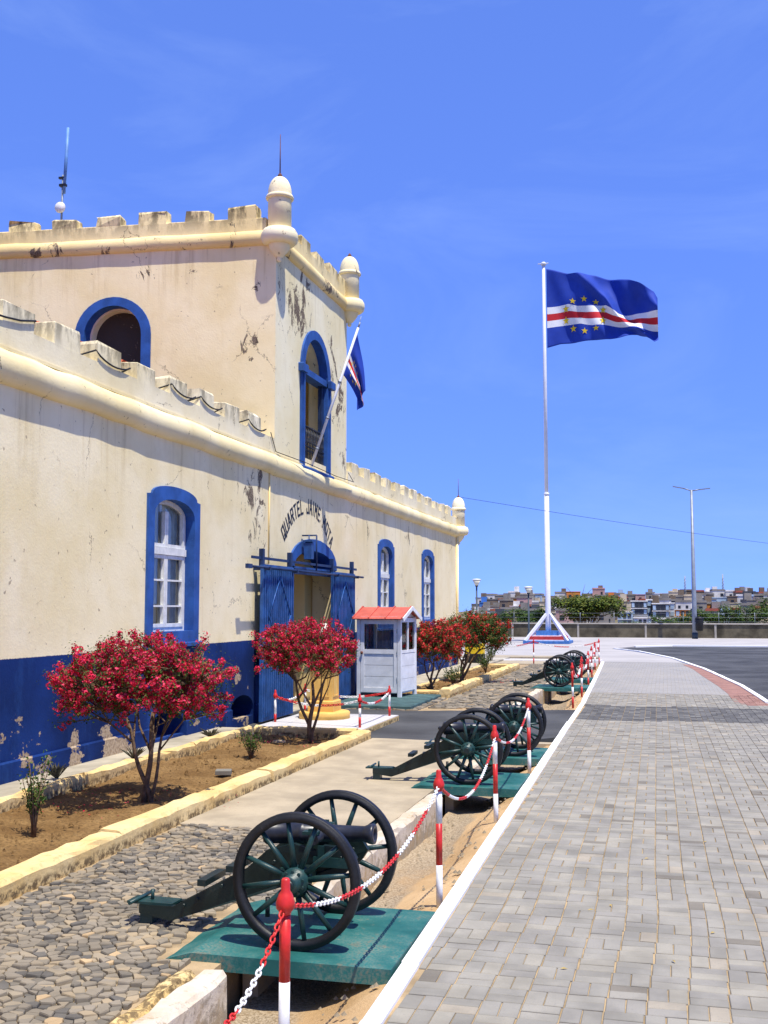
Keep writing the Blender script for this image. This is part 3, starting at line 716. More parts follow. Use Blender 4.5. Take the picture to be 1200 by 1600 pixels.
# white kerbs either side
def poly_kerb(name, label, line, w, z0, z1, mat, seglen=1.0, seed=1):
    rnd = random.Random(seed); root = empty(name, (0, 0, 0), 0, label, 'kerb')
    for (x0, y0), (x1, y1) in zip(line, line[1:]):
        L = math.hypot(x1-x0, y1-y0); n = max(1, round(L/seglen)); a = math.atan2(y1-y0, x1-x0)
        for i in range(n):
            s0 = L*i/n; m = MB(); m.box(0, L/n-0.006, -w/2, w/2, z0, z1+rnd.uniform(-.003, .003), ch=0.008)
            o = m.build('kerb_stone', mat, root); o.location = (x0+(x1-x0)*i/n, y0+(y1-y0)*i/n, 0); o.rotation_euler = (0, 0, a+rnd.uniform(-.003, .003))
    return root
poly_kerb('footway_kerb', 'straight white painted kerb edging the pavers beside the near ditch', [p for p in KL if p[1] <= 20.5], 0.105, -0.35, 0.022, M_kerb)
poly_kerb('footway_kerb', 'white kerb dipping across the driveway mouth', [p for p in KL if 20.4 <= p[1] <= 25.4], 0.10, -0.35, 0.006, M_kerb)
poly_kerb('footway_kerb', 'white painted kerb edging the pavers beside the far cannons', [p for p in KL if p[1] >= 25.3], 0.11, -0.35, 0.022, M_kerb)
poly_kerb('road_kerb', 'white kerb curving along the asphalt road', [p for p in RK if p[1] >= 25.8], 0.12, -0.25, 0.03, M_kerb)
poly_kerb('road_kerb', 'straight kerb along the road nearest the camera', [p for p in RK if p[1] <= 21.6], 0.12, -0.25, 0.03, M_kerb)
poly_kerb('plaza_kerb', 'thin pale kerb at the far side of the road', [(-1.7, 61.7), (0.3, 63.7), (5.4, 63.9), (20, 63.5), (60, 63.1)], 0.16, -0.2, 0.03, M_kerb, 2.0)
poly_kerb('plaza_kerb', 'pale kerb where the cannon row meets the plaza', [(-12, 43.9), (-2.45, 43.9)], 0.12, -0.2, 0.06, M_kerb, 1.5)

# ================================================================== BUILDING
F = -7.4
bld = empty('barracks_building', (F, 20, 0), 0, 'cream barracks with blue trim, battlements and a tall central tower', 'building')
BI = Matrix.Translation((F, 20, 0)).inverted()
def part(mb, name, mats, parent=None, bevel=0, fixn=True):
    o = mb.build(name, mats, None, bevel, fixn=fixn)
    o.parent = parent if parent else bld
    o.data.transform(BI)                     # child of an Empty at (F,20,0)
    return o
ff = lambda u, v, d: (F+d, u, v)             # front wall plane

def arch_pts(u0, u1, v0, vs, rise, n=14, ear=0.0, e=0.0):
    """closed outline: rectangle with arched head (segmental/semicircular), offset outward by e"""
    c = (u0+u1)/2; hw = (u1-u0)/2+e
    pts = [(c-hw, v0-e), (c+hw, v0-e), (c+hw, vs)]
    ahw = hw-ear
    if ear: pts.append((c+ahw, vs+0.01))
    else: pts.append((c+hw, vs+0.0005))
    r = rise+e
    for k in range(1, n):
        a = PI*k/n
        pts.append((c+ahw*math.cos(a), vs+0.01+r*math.sin(a)**(0.9 if rise < ahw*0.7 else 1)))
    if ear: pts.append((c-ahw, vs+0.01))
    else: pts.append((c-hw, vs+0.0005))
    pts.append((c-hw, vs))
    return pts
WINS = [(14.85, 16.28), (28.22, 29.55), (33.62, 35.05)]
HEAD = 3.50
holes = [arch_pts(a, b, 1.74, HEAD, 0.27, e=0.08) for a, b in WINS]
gate_hole = arch_pts(21.18, 23.95, 0.02, 2.92, 0.40, e=0.06)
holes.append(gate_hole)
for (a, b) in ((14.85, 16.05), (17.95, 19.05)):
    holes.append(arch_pts(a, b, 0.14, 0.25, 0.28))
wall = wall_with_holes([(-4, -0.3), (39.45, -0.3), (39.45, 5.30), (-4, 5.30)], holes, -0.5, 0.0, ff)
part(wall, 'front_wall', M_front)
# plinth step
pl = wall_with_holes([(-4, -0.3), (19.3, -0.3), (19.3, 0.34), (-4, 0.34)], [], 0.002, 0.045, ff)
# leave the vents open: plinth pieces between them
m = MB()
for a, b in ((-4, 14.84), (16.06, 17.94), (19.06, 19.3), (26.0, 39.46)):
    m.box(F+0.002, F+0.05, a, b, -0.3, 0.34, ch=0.02)
part(m, 'plinth', M_front)
# other walls, floors, vents
m = MB(); m.box(-22, F-0.5, 39.15, 39.45, -0.3, 5.3); part(m, 'end_wall', M_front)
m = MB(); m.box(-22.3, -22, -4, 39.45, -0.3, 5.3); part(m, 'rear_wall', M_front)
m = MB(); m.box(F-1.0, F-0.52, 13.5, 20.0, -0.2, 1.2); part(m, 'vent_dark_backing', M_black)  # black block close behind the vents, painting the darkness inside them
# rooms behind the windows
for (a, b) in WINS:
    m = MB()
    m.face([(F-2.2, a-1, 1.2), (F-2.2, b+1, 1.2), (F-2.2, b+1, 4.2), (F-2.2, a-1, 4.2)])
    m.face([(F-0.5, a-1, 1.2), (F-2.2, a-1, 1.2), (F-2.2, a-1, 4.2), (F-0.5, a-1, 4.2)])
    m.face([(F-0.5, b+1, 1.2), (F-2.2, b+1, 1.2), (F-2.2, b+1, 4.2), (F-0.5, b+1, 4.2)])
    m.face([(F-0.5, a-1, 4.2), (F-2.2, a-1, 4.2), (F-2.2, b+1, 4.2), (F-0.5, b+1, 4.2)])
    m.face([(F-0.5, a-1, 1.2), (F-2.2, a-1, 1.2), (F-2.2, b+1, 1.2), (F-0.5, b+1, 1.2)])
    part(m, 'room', M_int, fixn=False)
# passage behind the gate
m = MB()
m.face([(F-0.5, 21.0, 0), (F-2.0, 21.0, 0), (F-2.0, 21.0, 3.5), (F-0.5, 21.0, 3.5)])
m.face([(F-0.5, 24.1, 0), (F-2.0, 24.1, 0), (F-2.0, 24.1, 3.5), (F-0.5, 24.1, 3.5)])
m.face([(F-0.5, 21, 3.5), (F-2.0, 21, 3.5), (F-2.0, 24.1, 3.5), (F-0.5, 24.1, 3.5)])
m.face([(F-2.0, 21, 0), (F-2.0, 24.1, 0), (F-2.0, 24.1, 3.5), (F-2.0, 21, 3.5)])
part(m, 'passage', M_int, fixn=False)
m = MB(); m.box(F-2.0, F, 21.0, 24.1, -0.3, 0.0); part(m, 'passage_floor', M_walk)
m = MB(); m.box(F-0.75, F-0.5, 23.45, 23.95, 0.0, 3.4); part(m, 'inner_jamb', M_int)

# ---- windows with blue surrounds
def window(a, b, idx):
    v0 = 1.74; dd = (-0.13, -0.085, -0.075)[idx]
    inner = arch_pts(a, b, v0, HEAD, 0.27)
    # outer outline with square shoulders and an arched head
    outer = arch_pts(a-0.21, b+0.21, v0-0.18, HEAD+0.30, 0.17, ear=0.12)
    m = MB(); m.ring(outer, inner, -0.40, 0.035, ff); root = part(m, 'window_surround', M_blue)
    m = MB(); m.box(F-0.38, F+0.08, a-0.26, b+0.26, v0-0.24, v0-0.175, ch=0.01); part(m, 'sill', M_blue, root)
    d0, d1 = dd-0.07, dd; fw_ = 0.065
    fi = arch_pts(a+fw_, b-fw_, v0+fw_, HEAD-0.0, 0.27-fw_)
    m = MB(); m.ring(inner, fi, d0, d1, ff)
    c = (a+b)/2; tz = 2.98
    m.box(F+d0, F+d1+0.03, a+0.02, b-0.02, tz-0.055, tz+0.055)                # transom
    part(m, 'frame', M_whitewood, root)
    def leaf(u0, u1, z0, z1, bars, archtop):
        k = MB(); s = 0.055; e0, e1 = d0+0.01, d1+0.012
        k.box(F+e0, F+e1, u0, u0+s, z0, z1); k.box(F+e0, F+e1, u1-s, u1, z0, z1 if not archtop else z1)
        k.box(F+e0, F+e1, u0+s, u1-s, z0, z0+s)
        if not archtop: k.box(F+e0, F+e1, u0+s, u1-s, z1-s, z1)
        for q in bars: k.box(F+e0+0.01, F+e1-0.01, u0+s, u1-s, q-0.014, q+0.014)
        part(k, 'casement', M_whitewood, root)
    for u0, u1, far in ((a+fw_, c-0.004, 0), (c+0.004, b-fw_, 1)):
        leaf(u0, u1, v0+fw_, tz-0.06, (2.13, 2.53), False)
        leaf(u0, u1, tz+0.06, HEAD+0.10, (), True)
    # panes
    zs = [v0+fw_+0.05, 2.13, 2.53, tz-0.11]
    for u0, u1 in ((a+fw_+0.05, c-0.055), (c+0.055, b-fw_-0.05)):
        for z0, z1 in list(zip(zs, zs[1:])) + [(tz+0.11, HEAD+0.22)]:
            k = MB(); k.face([(F+d0+.025, u0, z0), (F+d0+.025, u1, z0), (F+d0+.025, u1, z1), (F+d0+.025, u0, z1)]); part(k, 'pane', M_glass, root, fixn=False)
    # curtain folds
    for u0, u1 in ((a+0.03, c-0.03), (c+0.02, b-0.03)):
        k = MB(); n = 34
        k.add([(F+d0-0.06+0.03*math.sin(i*1.3+idx), u0+(u1-u0)*i/n, z) for z in (v0, HEAD+0.24) for i in range(n+1)], [(i, i+1, n+2+i, n+1+i) for i in range(n)], smooth=True)
        part(k, 'curtain', M_curtain, root, fixn=False)
for i, (a, b) in enumerate(WINS): window(a, b, i)

# ---- entrance arch trim
inn = arch_pts(21.18, 23.95, 0.02, 2.92, 0.40); out = arch_pts(20.95, 24.18, 0.02, 2.96, 0.62)
m = MB(); n = len(inn); m.ring(out[2:], inn[2:], -0.45, 0.04, ff); part(m, 'entrance_arch', M_blue)

# ---- sliding gate leaves
def gate_leaf(u0, u1, z0, z1, name='gate_leaf'):
    fr = MB(); X0, X1 = F+0.16, F+0.22
    for q in (u0, u1-0.06): fr.box(X0, X1, q, q+0.06, z0, z1)
    for z in (z0, z0+0.95, z1-0.06): fr.box(X0, X1, u0+0.06, u1-0.06, z, z+0.07)
    root = part(fr, name, M_bluegate)
    sh = MB(); sh.box(X0+0.005, X0+0.02, u0+0.06, u1-0.06, z0+1.02, z1-0.06); part(sh, 'backing_sheet', M_bluegate, root)
    nb = int((u1-u0-0.12)/0.11)
    for k in range(nb+1):
        u = u0+0.07+(u1-u0-0.17)*k/nb
        b = MB(); b.box(X0+0.022, X1+0.02, u, u+0.035, z0+0.07, z1-0.06); part(b, 'bar', M_bluegate, root)
    # diagonal lozenge straps
    d = MB(); c = (u0+u1)/2; zm = (z0+1.0+z1)/2
    P4 = [(c, z1-0.2), (u1-0.25, zm), (c, z0+1.2), (u0+0.25, zm)]
    for k in range(4):
        (a0, b0), (a1, b1) = P4[k], P4[(k+1) % 4]; d.tube([(X1+0.03, a0, b0), (X1+0.03, a1, b1)], 0.012, 6)
    part(d, 'lozenge_strap', M_bluegate, root)
gate_leaf(18.92, 20.64, 0.03, 2.90)
gate_leaf(23.32, 25.08, 0.03, 2.90)
m = MB(); m.tube([(F+0.30, 17.95, 2.84), (F+0.30, 25.5, 2.84)], 0.024, 8); m.box(F+0.27, F+0.33, 17.9, 18.1, 2.80, 2.88); part(m, 'gate_rail', M_bluedark)
m = MB(); m.box(F+0.14, F+0.17, 18.5, 25.4, 3.00, 3.05); part(m, 'gate_rail', M_bluedark)
for u in (18.97, 20.52, 23.36, 24.96):
    m = MB(); m.box(F+0.0, F+0.34, u, u+0.05, 2.80, 2.86); m.box(F+0.12, F+0.20, u-0.02, u+0.08, 2.86, 3.20); part(m, 'rail_bracket', M_bluedark)
m = MB(); m.box(F+0.0, F+0.04, 21.2, 23.93, 2.80, 2.92); part(m, 'lintel_plate', M_bluedark)
# lantern bracket over the arch
m = MB(); r = 0.018
m.tube([(F+0.02, 21.72, 3.62), (F+0.34, 21.72, 3.62)], r, 6); m.tube([(F+0.34, 21.72, 3.62), (F+0.34, 21.72, 2.88)], r, 6); m.tube([(F+0.02, 21.72, 3.55), (F+0.02, 21.72, 3.25)], r, 6)
lr = part(m, 'lantern_bracket', M_bluedark)
m = MB(); m.box(F+0.10, F+0.26, 21.61, 21.79, 3.12, 3.48, ch=0.03); m.box(F+0.08, F+0.28, 21.59, 21.81, 3.48, 3.52); m.tube([(F+.18, 21.70, 3.52), (F+.18, 21.70, 3.62)], .012, 6); part(m, 'lantern', M_bluegate, lr)

# ---- lettering on the arch, painted on the plaster
R_, CZ, CU = 2.12, 2.02, 22.22
txt = 'QUARTEL JAIME MOTA'
LET = {  # strokes on a 4 x 7 grid
 'Q': [[(0,0),(0,7),(4,7),(4,0),(0,0)], [(2.2,2),(4.6,-0.8)]], 'U': [[(0,7),(0,0),(4,0),(4,7)]], 'A': [[(0,0),(1.6,7),(2.4,7),(4,0)], [(0.6,2.4),(3.4,2.4)]],
 'R': [[(0,0),(0,7),(4,7),(4,3.6),(0,3.6)], [(1.8,3.6),(4,0)]], 'T': [[(0,7),(4,7)], [(2,7),(2,0)]], 'E': [[(4,7),(0,7),(0,0),(4,0)], [(0,3.6),(3.2,3.6)]],
 'L': [[(0,7),(0,0),(4,0)]], 'J': [[(4,7),(4,0),(0,0),(0,2)]], 'I': [[(2,7),(2,0)]], 'M': [[(0,0),(0,7),(2,3.2),(4,7),(4,0)]], 'O': [[(0,0),(0,7),(4,7),(4,0),(0,0)]]}
pos = []; adv = {'I': 0.62, 'M': 1.12, ' ': 0.85}
tot = sum(adv.get(c, 1.0) for c in txt); span = math.radians(96); acc = 0
for c in txt:
    wd = adv.get(c, 1.0); ang = span/2 - span*(acc+wd/2)/tot; acc += wd
    if c == ' ': continue
    m = MB(); sx, sy, th = 0.033, 0.040, 0.024
    ct, st = math.cos(ang), math.sin(ang)
    for li, strk in enumerate(LET[c]):
        for (x0, y0), (x1, y1) in zip(strk, strk[1:]):
            a = Vector(((x0-2)*sx, y0*sy)); b = Vector(((x1-2)*sx, y1*sy)); d = (b-a).normalized(); nrm = Vector((-d.y, d.x))*th; a -= d*th*0.9; b += d*th*0.9
            qs = [a+nrm, a-nrm, b-nrm, b+nrm]
            P_ = []
            for q in qs:
                rr = R_+q.y; ux = q.x
                P_.append((F+0.004+0.0006*len(m.f), CU - st*rr + ct*ux, CZ + ct*rr*1.0 + st*ux))
            m.face(P_)
    part(m, 'letter', M_black, fixn=False)

# ---- cornices
def half_round(m, p0, p1, r, out, n=10, rnd=None, seg=0.5, jz=0.012):
    """rounded string-course from p0 to p1, bulging towards `out`"""
    p0, p1, out = Vector(p0), Vector(p1), Vector(out); L = (p1-p0).length; k = max(2, int(L/seg)); b = len(m.v)
    for i in range(k+1):
        c = p0+(p1-p0)*i/k; rr = r*(1+rnd.uniform(-.045, .045)); dz = rnd.uniform(-jz, jz)
        for j in range(n+1):
            a = -PI/2+PI*j/n
            m.v.append(tuple(c+out*(rr*0.72*math.cos(a))+Vector((0, 0, rr*math.sin(a)+dz))))
    for i in range(k):
        for j in range(n):
            m.f.append((b+i*(n+1)+j, b+(i+1)*(n+1)+j, b+(i+1)*(n+1)+j+1, b+i*(n+1)+j+1)); m.m.append(0); m.sm.append(True)
rnd = random.Random(3)
m = MB(); half_round(m, (F, -4, 4.90), (F, 39.5, 4.90), 0.20, (1, 0, 0), rnd=rnd); part(m, 'cornice', M_corn, fixn=False)
m = MB(); m.box(F+0.0, F+0.05, -4, 39.4, 5.09, 5.13); part(m, 'cornice_fillet', M_corn)

# ---- parapets and merlons
def rough_box(m, x0, x1, y0, y1, z0, z1, rnd, j=0.02):
    b = len(m.v); e = lambda: rnd.uniform(-j, j); c = 0.02
    m.v += [(x0,y0,z0),(x1,y0,z0),(x1,y1,z0),(x0,y1,z0)]
    for z, s in ((z1-c, 0), (z1, c)):
        m.v += [(x0+s+e(),y0+s+e(),z+e()),(x1-s+e()*.3,y0+s+e(),z+e()),(x1-s+e()*.3,y1-s+e(),z+e()),(x0+s+e(),y1-s+e(),z+e())]
    for L in range(2):
        for k in range(4):
            k2 = (k+1) % 4; m.f.append((b+L*4+k, b+L*4+k2, b+(L+1)*4+k2, b+(L+1)*4+k)); m.m.append(0); m.sm.append(False)
    m.f.append((b+8, b+9, b+10, b+11)); m.m.append(0); m.sm.append(False)
m = MB(); m.box(F-0.30, F+0.03, -4, 20.0, 5.13, 5.42); pa = part(m, 'parapet', M_par)
u = 12.3-1.1*14
while u < 19.4:
    m = MB(); wd = 0.62+rnd.uniform(-.04, .04); rough_box(m, F-0.29, F+0.028, u-wd/2, u+wd/2, 5.40, 5.71+rnd.uniform(-.03, .03), rnd); part(m, 'merlon', M_par, pa); u += 1.1
m = MB(); m.box(F-0.30, F+0.03, 25.08, 39.3, 5.13, 5.40); pb = part(m, 'parapet', M_par)
for k in range(12):
    u = 25.75+1.105*k; m = MB(); wd = 0.58+rnd.uniform(-.04, .04); rough_box(m, F-0.29, F+0.028, u-wd/2, u+wd/2, 5.38, 5.68+rnd.uniform(-.03, .03), rnd); part(m, 'merlon', M_par, pb)
m = MB(); m.box(-22, F-0.3, 25.1, 39.3, 5.15, 5.22); part(m, 'flat_roof', M_walk)
m = MB(); m.box(-22, F-0.3, 39.12, 39.42, 5.2, 5.5); part(m, 'parapet', M_par)

# ---- tower
SK = 0.10
TY = 20.05
fs = lambda u, v, d: (u, TY+(u-F)*SK-d, v)        # side wall, faces -Y
balc = arch_pts(21.80, 23.42, 5.12, 7.20, 0.80, n=18)
m = wall_with_holes([(TY, 5.0), (25.05, 5.0), (25.05, 9.45), (TY, 9.45)], [arch_pts(21.80, 23.42, 5.12, 7.20, 0.80, n=18, e=0.08)], -0.45, 0.001, ff)
part(m, 'tower_wall', M_towerf)
sarch = arch_pts(-11.40, -10.18, 6.4, 7.62, 0.62, n=18)
m = wall_with_holes([(-22, 4.5), (F-0.003, 4.5), (F-0.003, 9.5), (-22, 9.5)], [arch_pts(-11.40, -10.18, 6.4, 7.62, 0.62, n=18, e=0.08)], -0.45, 0.0, fs)
part(m, 'tower_wall', M_towers)
m = MB(); m.box(-22, F-0.45, 24.75, 25.05, 5.0, 9.5); part(m, 'tower_wall', M_towers)
m = MB(); m.box(-22.3, -22, 18.6, 25.05, 4.5, 9.5); part(m, 'tower_wall', M_towers)
m = MB(); m.face([(-22, 18.85, 9.5), (F-0.2, 20.3, 9.5), (F-0.2, 25.0, 9.5), (-22, 25.0, 9.5)]); part(m, 'tower_roof', M_walk, fixn=False)
# side arch: blue ring and recess sheet, interior darkness put into its colour
so_ = arch_pts(-11.60, -9.98, 6.2, 7.62, 0.80, n=18)
m = MB(); m.ring(so_, sarch, -0.22, 0.03, fs); part(m, 'arch_surround', M_blue)
m = MB(); s2 = arch_pts(-11.36, -10.22, 6.42, 7.62, 0.58, n=18); m.ring(sarch, s2, -0.44, -0.221, fs); part(m, 'arch_reveal', M_tur)
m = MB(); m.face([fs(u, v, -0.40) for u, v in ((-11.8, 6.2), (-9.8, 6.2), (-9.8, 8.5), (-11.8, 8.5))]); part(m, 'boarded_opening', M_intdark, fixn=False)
# balcony window
bo = arch_pts(21.56, 23.66, 4.98, 7.20, 1.00, n=18)
m = MB(); m.ring(bo, balc, -0.16, 0.04, ff); bw = part(m, 'balcony_window', M_blue)
m = MB(); m.box(F-0.24, F+0.02, 21.7, 23.5, 7.12, 7.26); m.box(F-0.02, F+0.12, 21.45, 21.80, 7.10, 7.28, ch=0.02); m.box(F-0.02, F+0.12, 23.42, 23.77, 7.10, 7.28, ch=0.02); part(m, 'impost', M_blue, bw)
for u in (21.66, 23.50):
    m = MB(); m.box(F+0.04, F+0.075, u, u+0.06, 5.0, 7.10); part(m, 'moulding', M_blue, bw)
m = MB(); m.box(F-0.02, F+0.11, 21.5, 23.72, 4.96, 5.10, ch=0.02); part(m, 'sill', M_blue, bw)
m = MB()
m.face([(F-0.75, 21, 5.0), (F-0.75, 24.4, 5.0), (F-0.75, 24.4, 8.4), (F-0.75, 21, 8.4)]); m.face([(F-.45, 24.0, 5.0), (F-0.75, 24.0, 5.0), (F-0.75, 24.0, 8.4), (F-.45, 24.0, 8.4)])
m.face([(F-.45, 21.2, 5.0), (F-0.75, 21.2, 5.0), (F-0.75, 21.2, 8.4), (F-.45, 21.2, 8.4)]); m.face([(F-.45, 21.2, 8.4), (F-0.75, 21.2, 8.4), (F-0.75, 24.4, 8.4), (F-.45, 24.4, 8.4)])
m.face([(F-.45, 21.2, 5.05), (F-0.75, 21.2, 5.05), (F-0.75, 24.4, 5.05), (F-.45, 24.4, 5.05)])
part(m, 'tower_room', M_int, fixn=False)
m = MB(); m.box(F-0.15, F-0.06, 23.27, 23.42, 5.12, 7.12); part(m, 'shutter_edge', M_bluedark, bw)
m = MB(); ir = 0.014
m.tube([(F-0.06, 21.82, 6.02), (F-0.06, 23.42, 6.02)], 0.022, 6); m.tube([(F-0.06, 21.82, 5.22), (F-0.06, 23.42, 5.22)], 0.018, 6); m.tube([(F-0.06, 21.82, 5.6), (F-0.06, 23.42, 5.6)], 0.014, 6)
for k in range(15):
    u = 21.86+k*0.108; m.tube([(F-0.06, u, 5.2), (F-0.06, u, 6.02)], ir, 5)
    for zc in (5.41, 5.81):
        m.tube([(F-0.06, u+0.054+0.04*math.cos(a*PI/4), zc+0.12*math.sin(a*PI/4)) for a in range(9)], 0.010, 5, cap=False)
part(m, 'railing', M_iron, bw)
# tower cornices, parapets, merlons
m = MB(); half_round(m, (F, TY-0.1, 9.44), (F, 25.1, 9.44), 0.155, (1, 0, 0), rnd=rnd); part(m, 'cornice', M_cornt, fixn=False)
m = MB(); a = fs(F, 9.50, 0.0); b = fs(-22, 9.50, 0.0); half_round(m, a, b, 0.155, (0, -1, 0), rnd=rnd); part(m, 'cornice', M_cornt, fixn=False)
m = MB(); m.box(F-0.26, F+0.03, TY+0.2, 24.98, 9.56, 9.84); pt = part(m, 'parapet', M_part)
for u in (20.85, 21.85, 22.85, 23.85, 24.6):
    m = MB(); rough_box(m, F-0.25, F+0.028, u-0.29, u+0.29, 9.82, 10.05+rnd.uniform(-.03, .03), rnd, 0.03); part(m, 'merlon', M_part, pt)
def side_box(u0, u1, z0, z1, d0, d1, jit=0.02):
    m = MB(); rough_box(m, u0, u1, -d1, -d0, z0, z1, rnd, jit)
    m.v = [(x, TY+(x-F)*SK+y, z) for x, y, z in m.v]; return m
ps = part(side_box(-22, F-0.2, 9.6, 9.93, -0.24, 0.03, 0.0), 'parapet', M_part)
for k in range(15):
    u = -8.10-0.945*k; wd = 0.54+rnd.uniform(-.06, .06)
    part(side_box(u-wd/2, u+wd/2, 9.91, 10.15+rnd.uniform(-.04, .03), -0.235, 0.028, 0.035), 'merlon', M_part, ps)
# corner turrets
def turret(x, y, z, rod, name='corner_turret'):
    m = MB(); k = 1.0
    m.lathe([(0.0, -0.50), (0.035, -0.49), (0.055, -0.455), (0.045, -0.415), (0.08, -0.39), (0.15, -0.31), (0.20, -0.23), (0.225, -0.15), (0.23, -0.10)], 24, c=(x, y, z))
    m.lathe([(0.22, -0.15), (0.30, -0.15), (0.355, -0.10), (0.375, -0.02), (0.365, 0.08), (0.32, 0.15), (0.235, 0.175)], 24, c=(x, y, z))
    m.lathe([(0.238, 0.16), (0.235, 0.74), (0.235, 0.80)], 24, c=(x, y, z))
    root = part(m, name, M_tur, fixn=False)
    m = MB(); m.lathe([(0.23, 0.775), (0.275, 0.785), (0.285, 0.82), (0.265, 0.86), (0.24, 0.875)], 24, c=(x, y, z)); part(m, 'dome_ring', M_tur, root, fixn=False)
    m = MB(); m.lathe([(0.240, 0.87)] + [(0.240*math.cos(a)**0.85, 0.88+0.38*math.sin(a)) for a in [PI/2*i/9 for i in range(9)]] + [(0.03, 1.26), (0.001, 1.265)], 24, c=(x, y, z)); part(m, 'dome', M_tur, root, fixn=False)
    m = MB(); m.lathe([(0.045, 1.24), (0.05, 1.28), (0.03, 1.32), (0.012, 1.34)], 12, c=(x, y, z))
    if rod: m.tube([(x, y, z+1.3), (x, y, z+1.3+rod)], [0.014, 0.006], 6)
    part(m, 'lightning_rod', M_rust, root, fixn=False)
turret(F+0.06, TY+0.02, 9.50, 0.85); turret(F+0.06, 25.08, 9.45, 0.05); turret(F+0.06, 39.5, 4.92, 0.65)
m = MB(); m.tube([(F+0.04, 39.3, 4.7), (F+0.04, 39.3, 0.0)], 0.05, 8); part(m, 'downpipe', M_corn, fixn=False)
m = MB(); m.tube([(F+0.012, 19.76, 4.7), (F+0.012, 19.74, 2.95)], 0.018, 6); part(m, 'downpipe', M_cornt, fixn=False)
# terracotta roof of the near wing, hipped towards the tower
def roof_z(x, y): return min(2.13+0.462*abs(x), 2.13+0.462*7.75+0.55*max(0, 15.4-y)+0.0)
m = MB(); rows = 12
y = -2.0
tiles = MB()
while y < 15.3:
    for r in range(rows):
        xa = -7.72-0.34*r
        if xa < -11.6: break
        if roof_z(xa, y) < 2.13+0.462*abs(xa)-0.02: continue
        za = 2.13+0.462*abs(xa); xb, zb = xa-0.36, za+0.166
        b = len(tiles.v); n = 5
        for (x_, z_, rr) in ((xa, za+0.015, 0.085), (xb, zb-0.02, 0.07)):
            for i in range(n+1):
                a_ = PI*i/n; tiles.v.append((x_, y+rr*math.cos(a_), z_+rr*0.75*math.sin(a_)))
        for i in range(n):
            tiles.f.append((b+i, b+i+1, b+n+2+i, b+n+1+i)); tiles.m.append(0); tiles.sm.append(True)
    y += 0.185
m.face([(-7.70, -4, 5.67), (-7.70, 15.5, 5.67), (-11.6, 8.4, 7.47), (-11.6, -4, 7.47)]); m.face([(-7.70, 15.5, 5.67), (-11.6, 18.6, 5.2), (-11.6, 8.4, 7.47)])
m.face([(-11.6, -4, 7.47), (-11.6, 8.4, 7.47), (-21, 8.4, 5.2), (-21, -4, 5.2)])
ro = part(m, 'roof', M_terra, fixn=False); tag(part(tiles, 'roof_tile', M_terra, ro, fixn=False), kind='stuff')

# ---- cables draped over the parapet
m = MB(); pts = []
for (u0, u1, d, z) in ((9.0, 11.52, .16, 5.62), (12.98, 13.95, .10, 5.56), (15.32, 16.2, .09, 5.57), (16.42, 17.3, .09, 5.58), (18.55, 19.45, .10, 5.56)):
    pts += [(F-0.30, u0-.12, 5.44)] + [(F+0.05, u0+(u1-u0)*i/8, z-d*math.sin(PI*i/8)**.7-.04*i/8) for i in range(9)] + [(F-0.30, u1+0.12, 5.44), (F-0.36, u1+.25, 5.40)]
m.tube(pts, 0.013, 5)
tag(m.build('power_cable', M_wire), 'black cable looped over the battlements of the near wing', 'cable')
m = MB(); m.tube([(F+0.05, 19.7, 5.5), (F+0.05, 20.0, 5.16), (F+0.2, 21.5, 5.12), (F+.22, 23.5, 5.08), (F+.2, 25.0, 5.12), (F+.05, 25.06, 5.35)], 0.009, 5)
tag(m.build('power_cable', M_wire), 'thin black cable running along the cornice below the tower window', 'cable')

# ---- roof antenna
an = empty('radio_antenna', (-12.13, 19.85, 9.5), 0, 'slim radio antenna mast on the tower roof', 'antenna')
m = MB(); m.tube([(0, 0, 0), (0.02, 0, 1.7)], 0.022, 8); m.build('mast', M_steel, an)
m = MB(); m.tube([(0.05, 0, 1.3), (0.11, 0, 2.72)], 0.034, 8); m.build('aerial', plain('aerial_blue', (0.12, 0.26, 0.55), 0.5), an)
m = MB(); m.lathe([(0.0, -0.03), (0.11, -0.03), (0.12, 0.0), (0.11, 0.03), (0.0, 0.03)], 16, c=(0, -0.05, 0.98), axis='y'); m.build('dish', M_white, an)
m = MB(); m.box(-0.05, 0.10, -0.04, 0.04, 1.45, 1.50); m.box(-0.07, 0.06, -0.03, 0.03, 1.62, 1.66); m.build('clamp', M_iron, an)

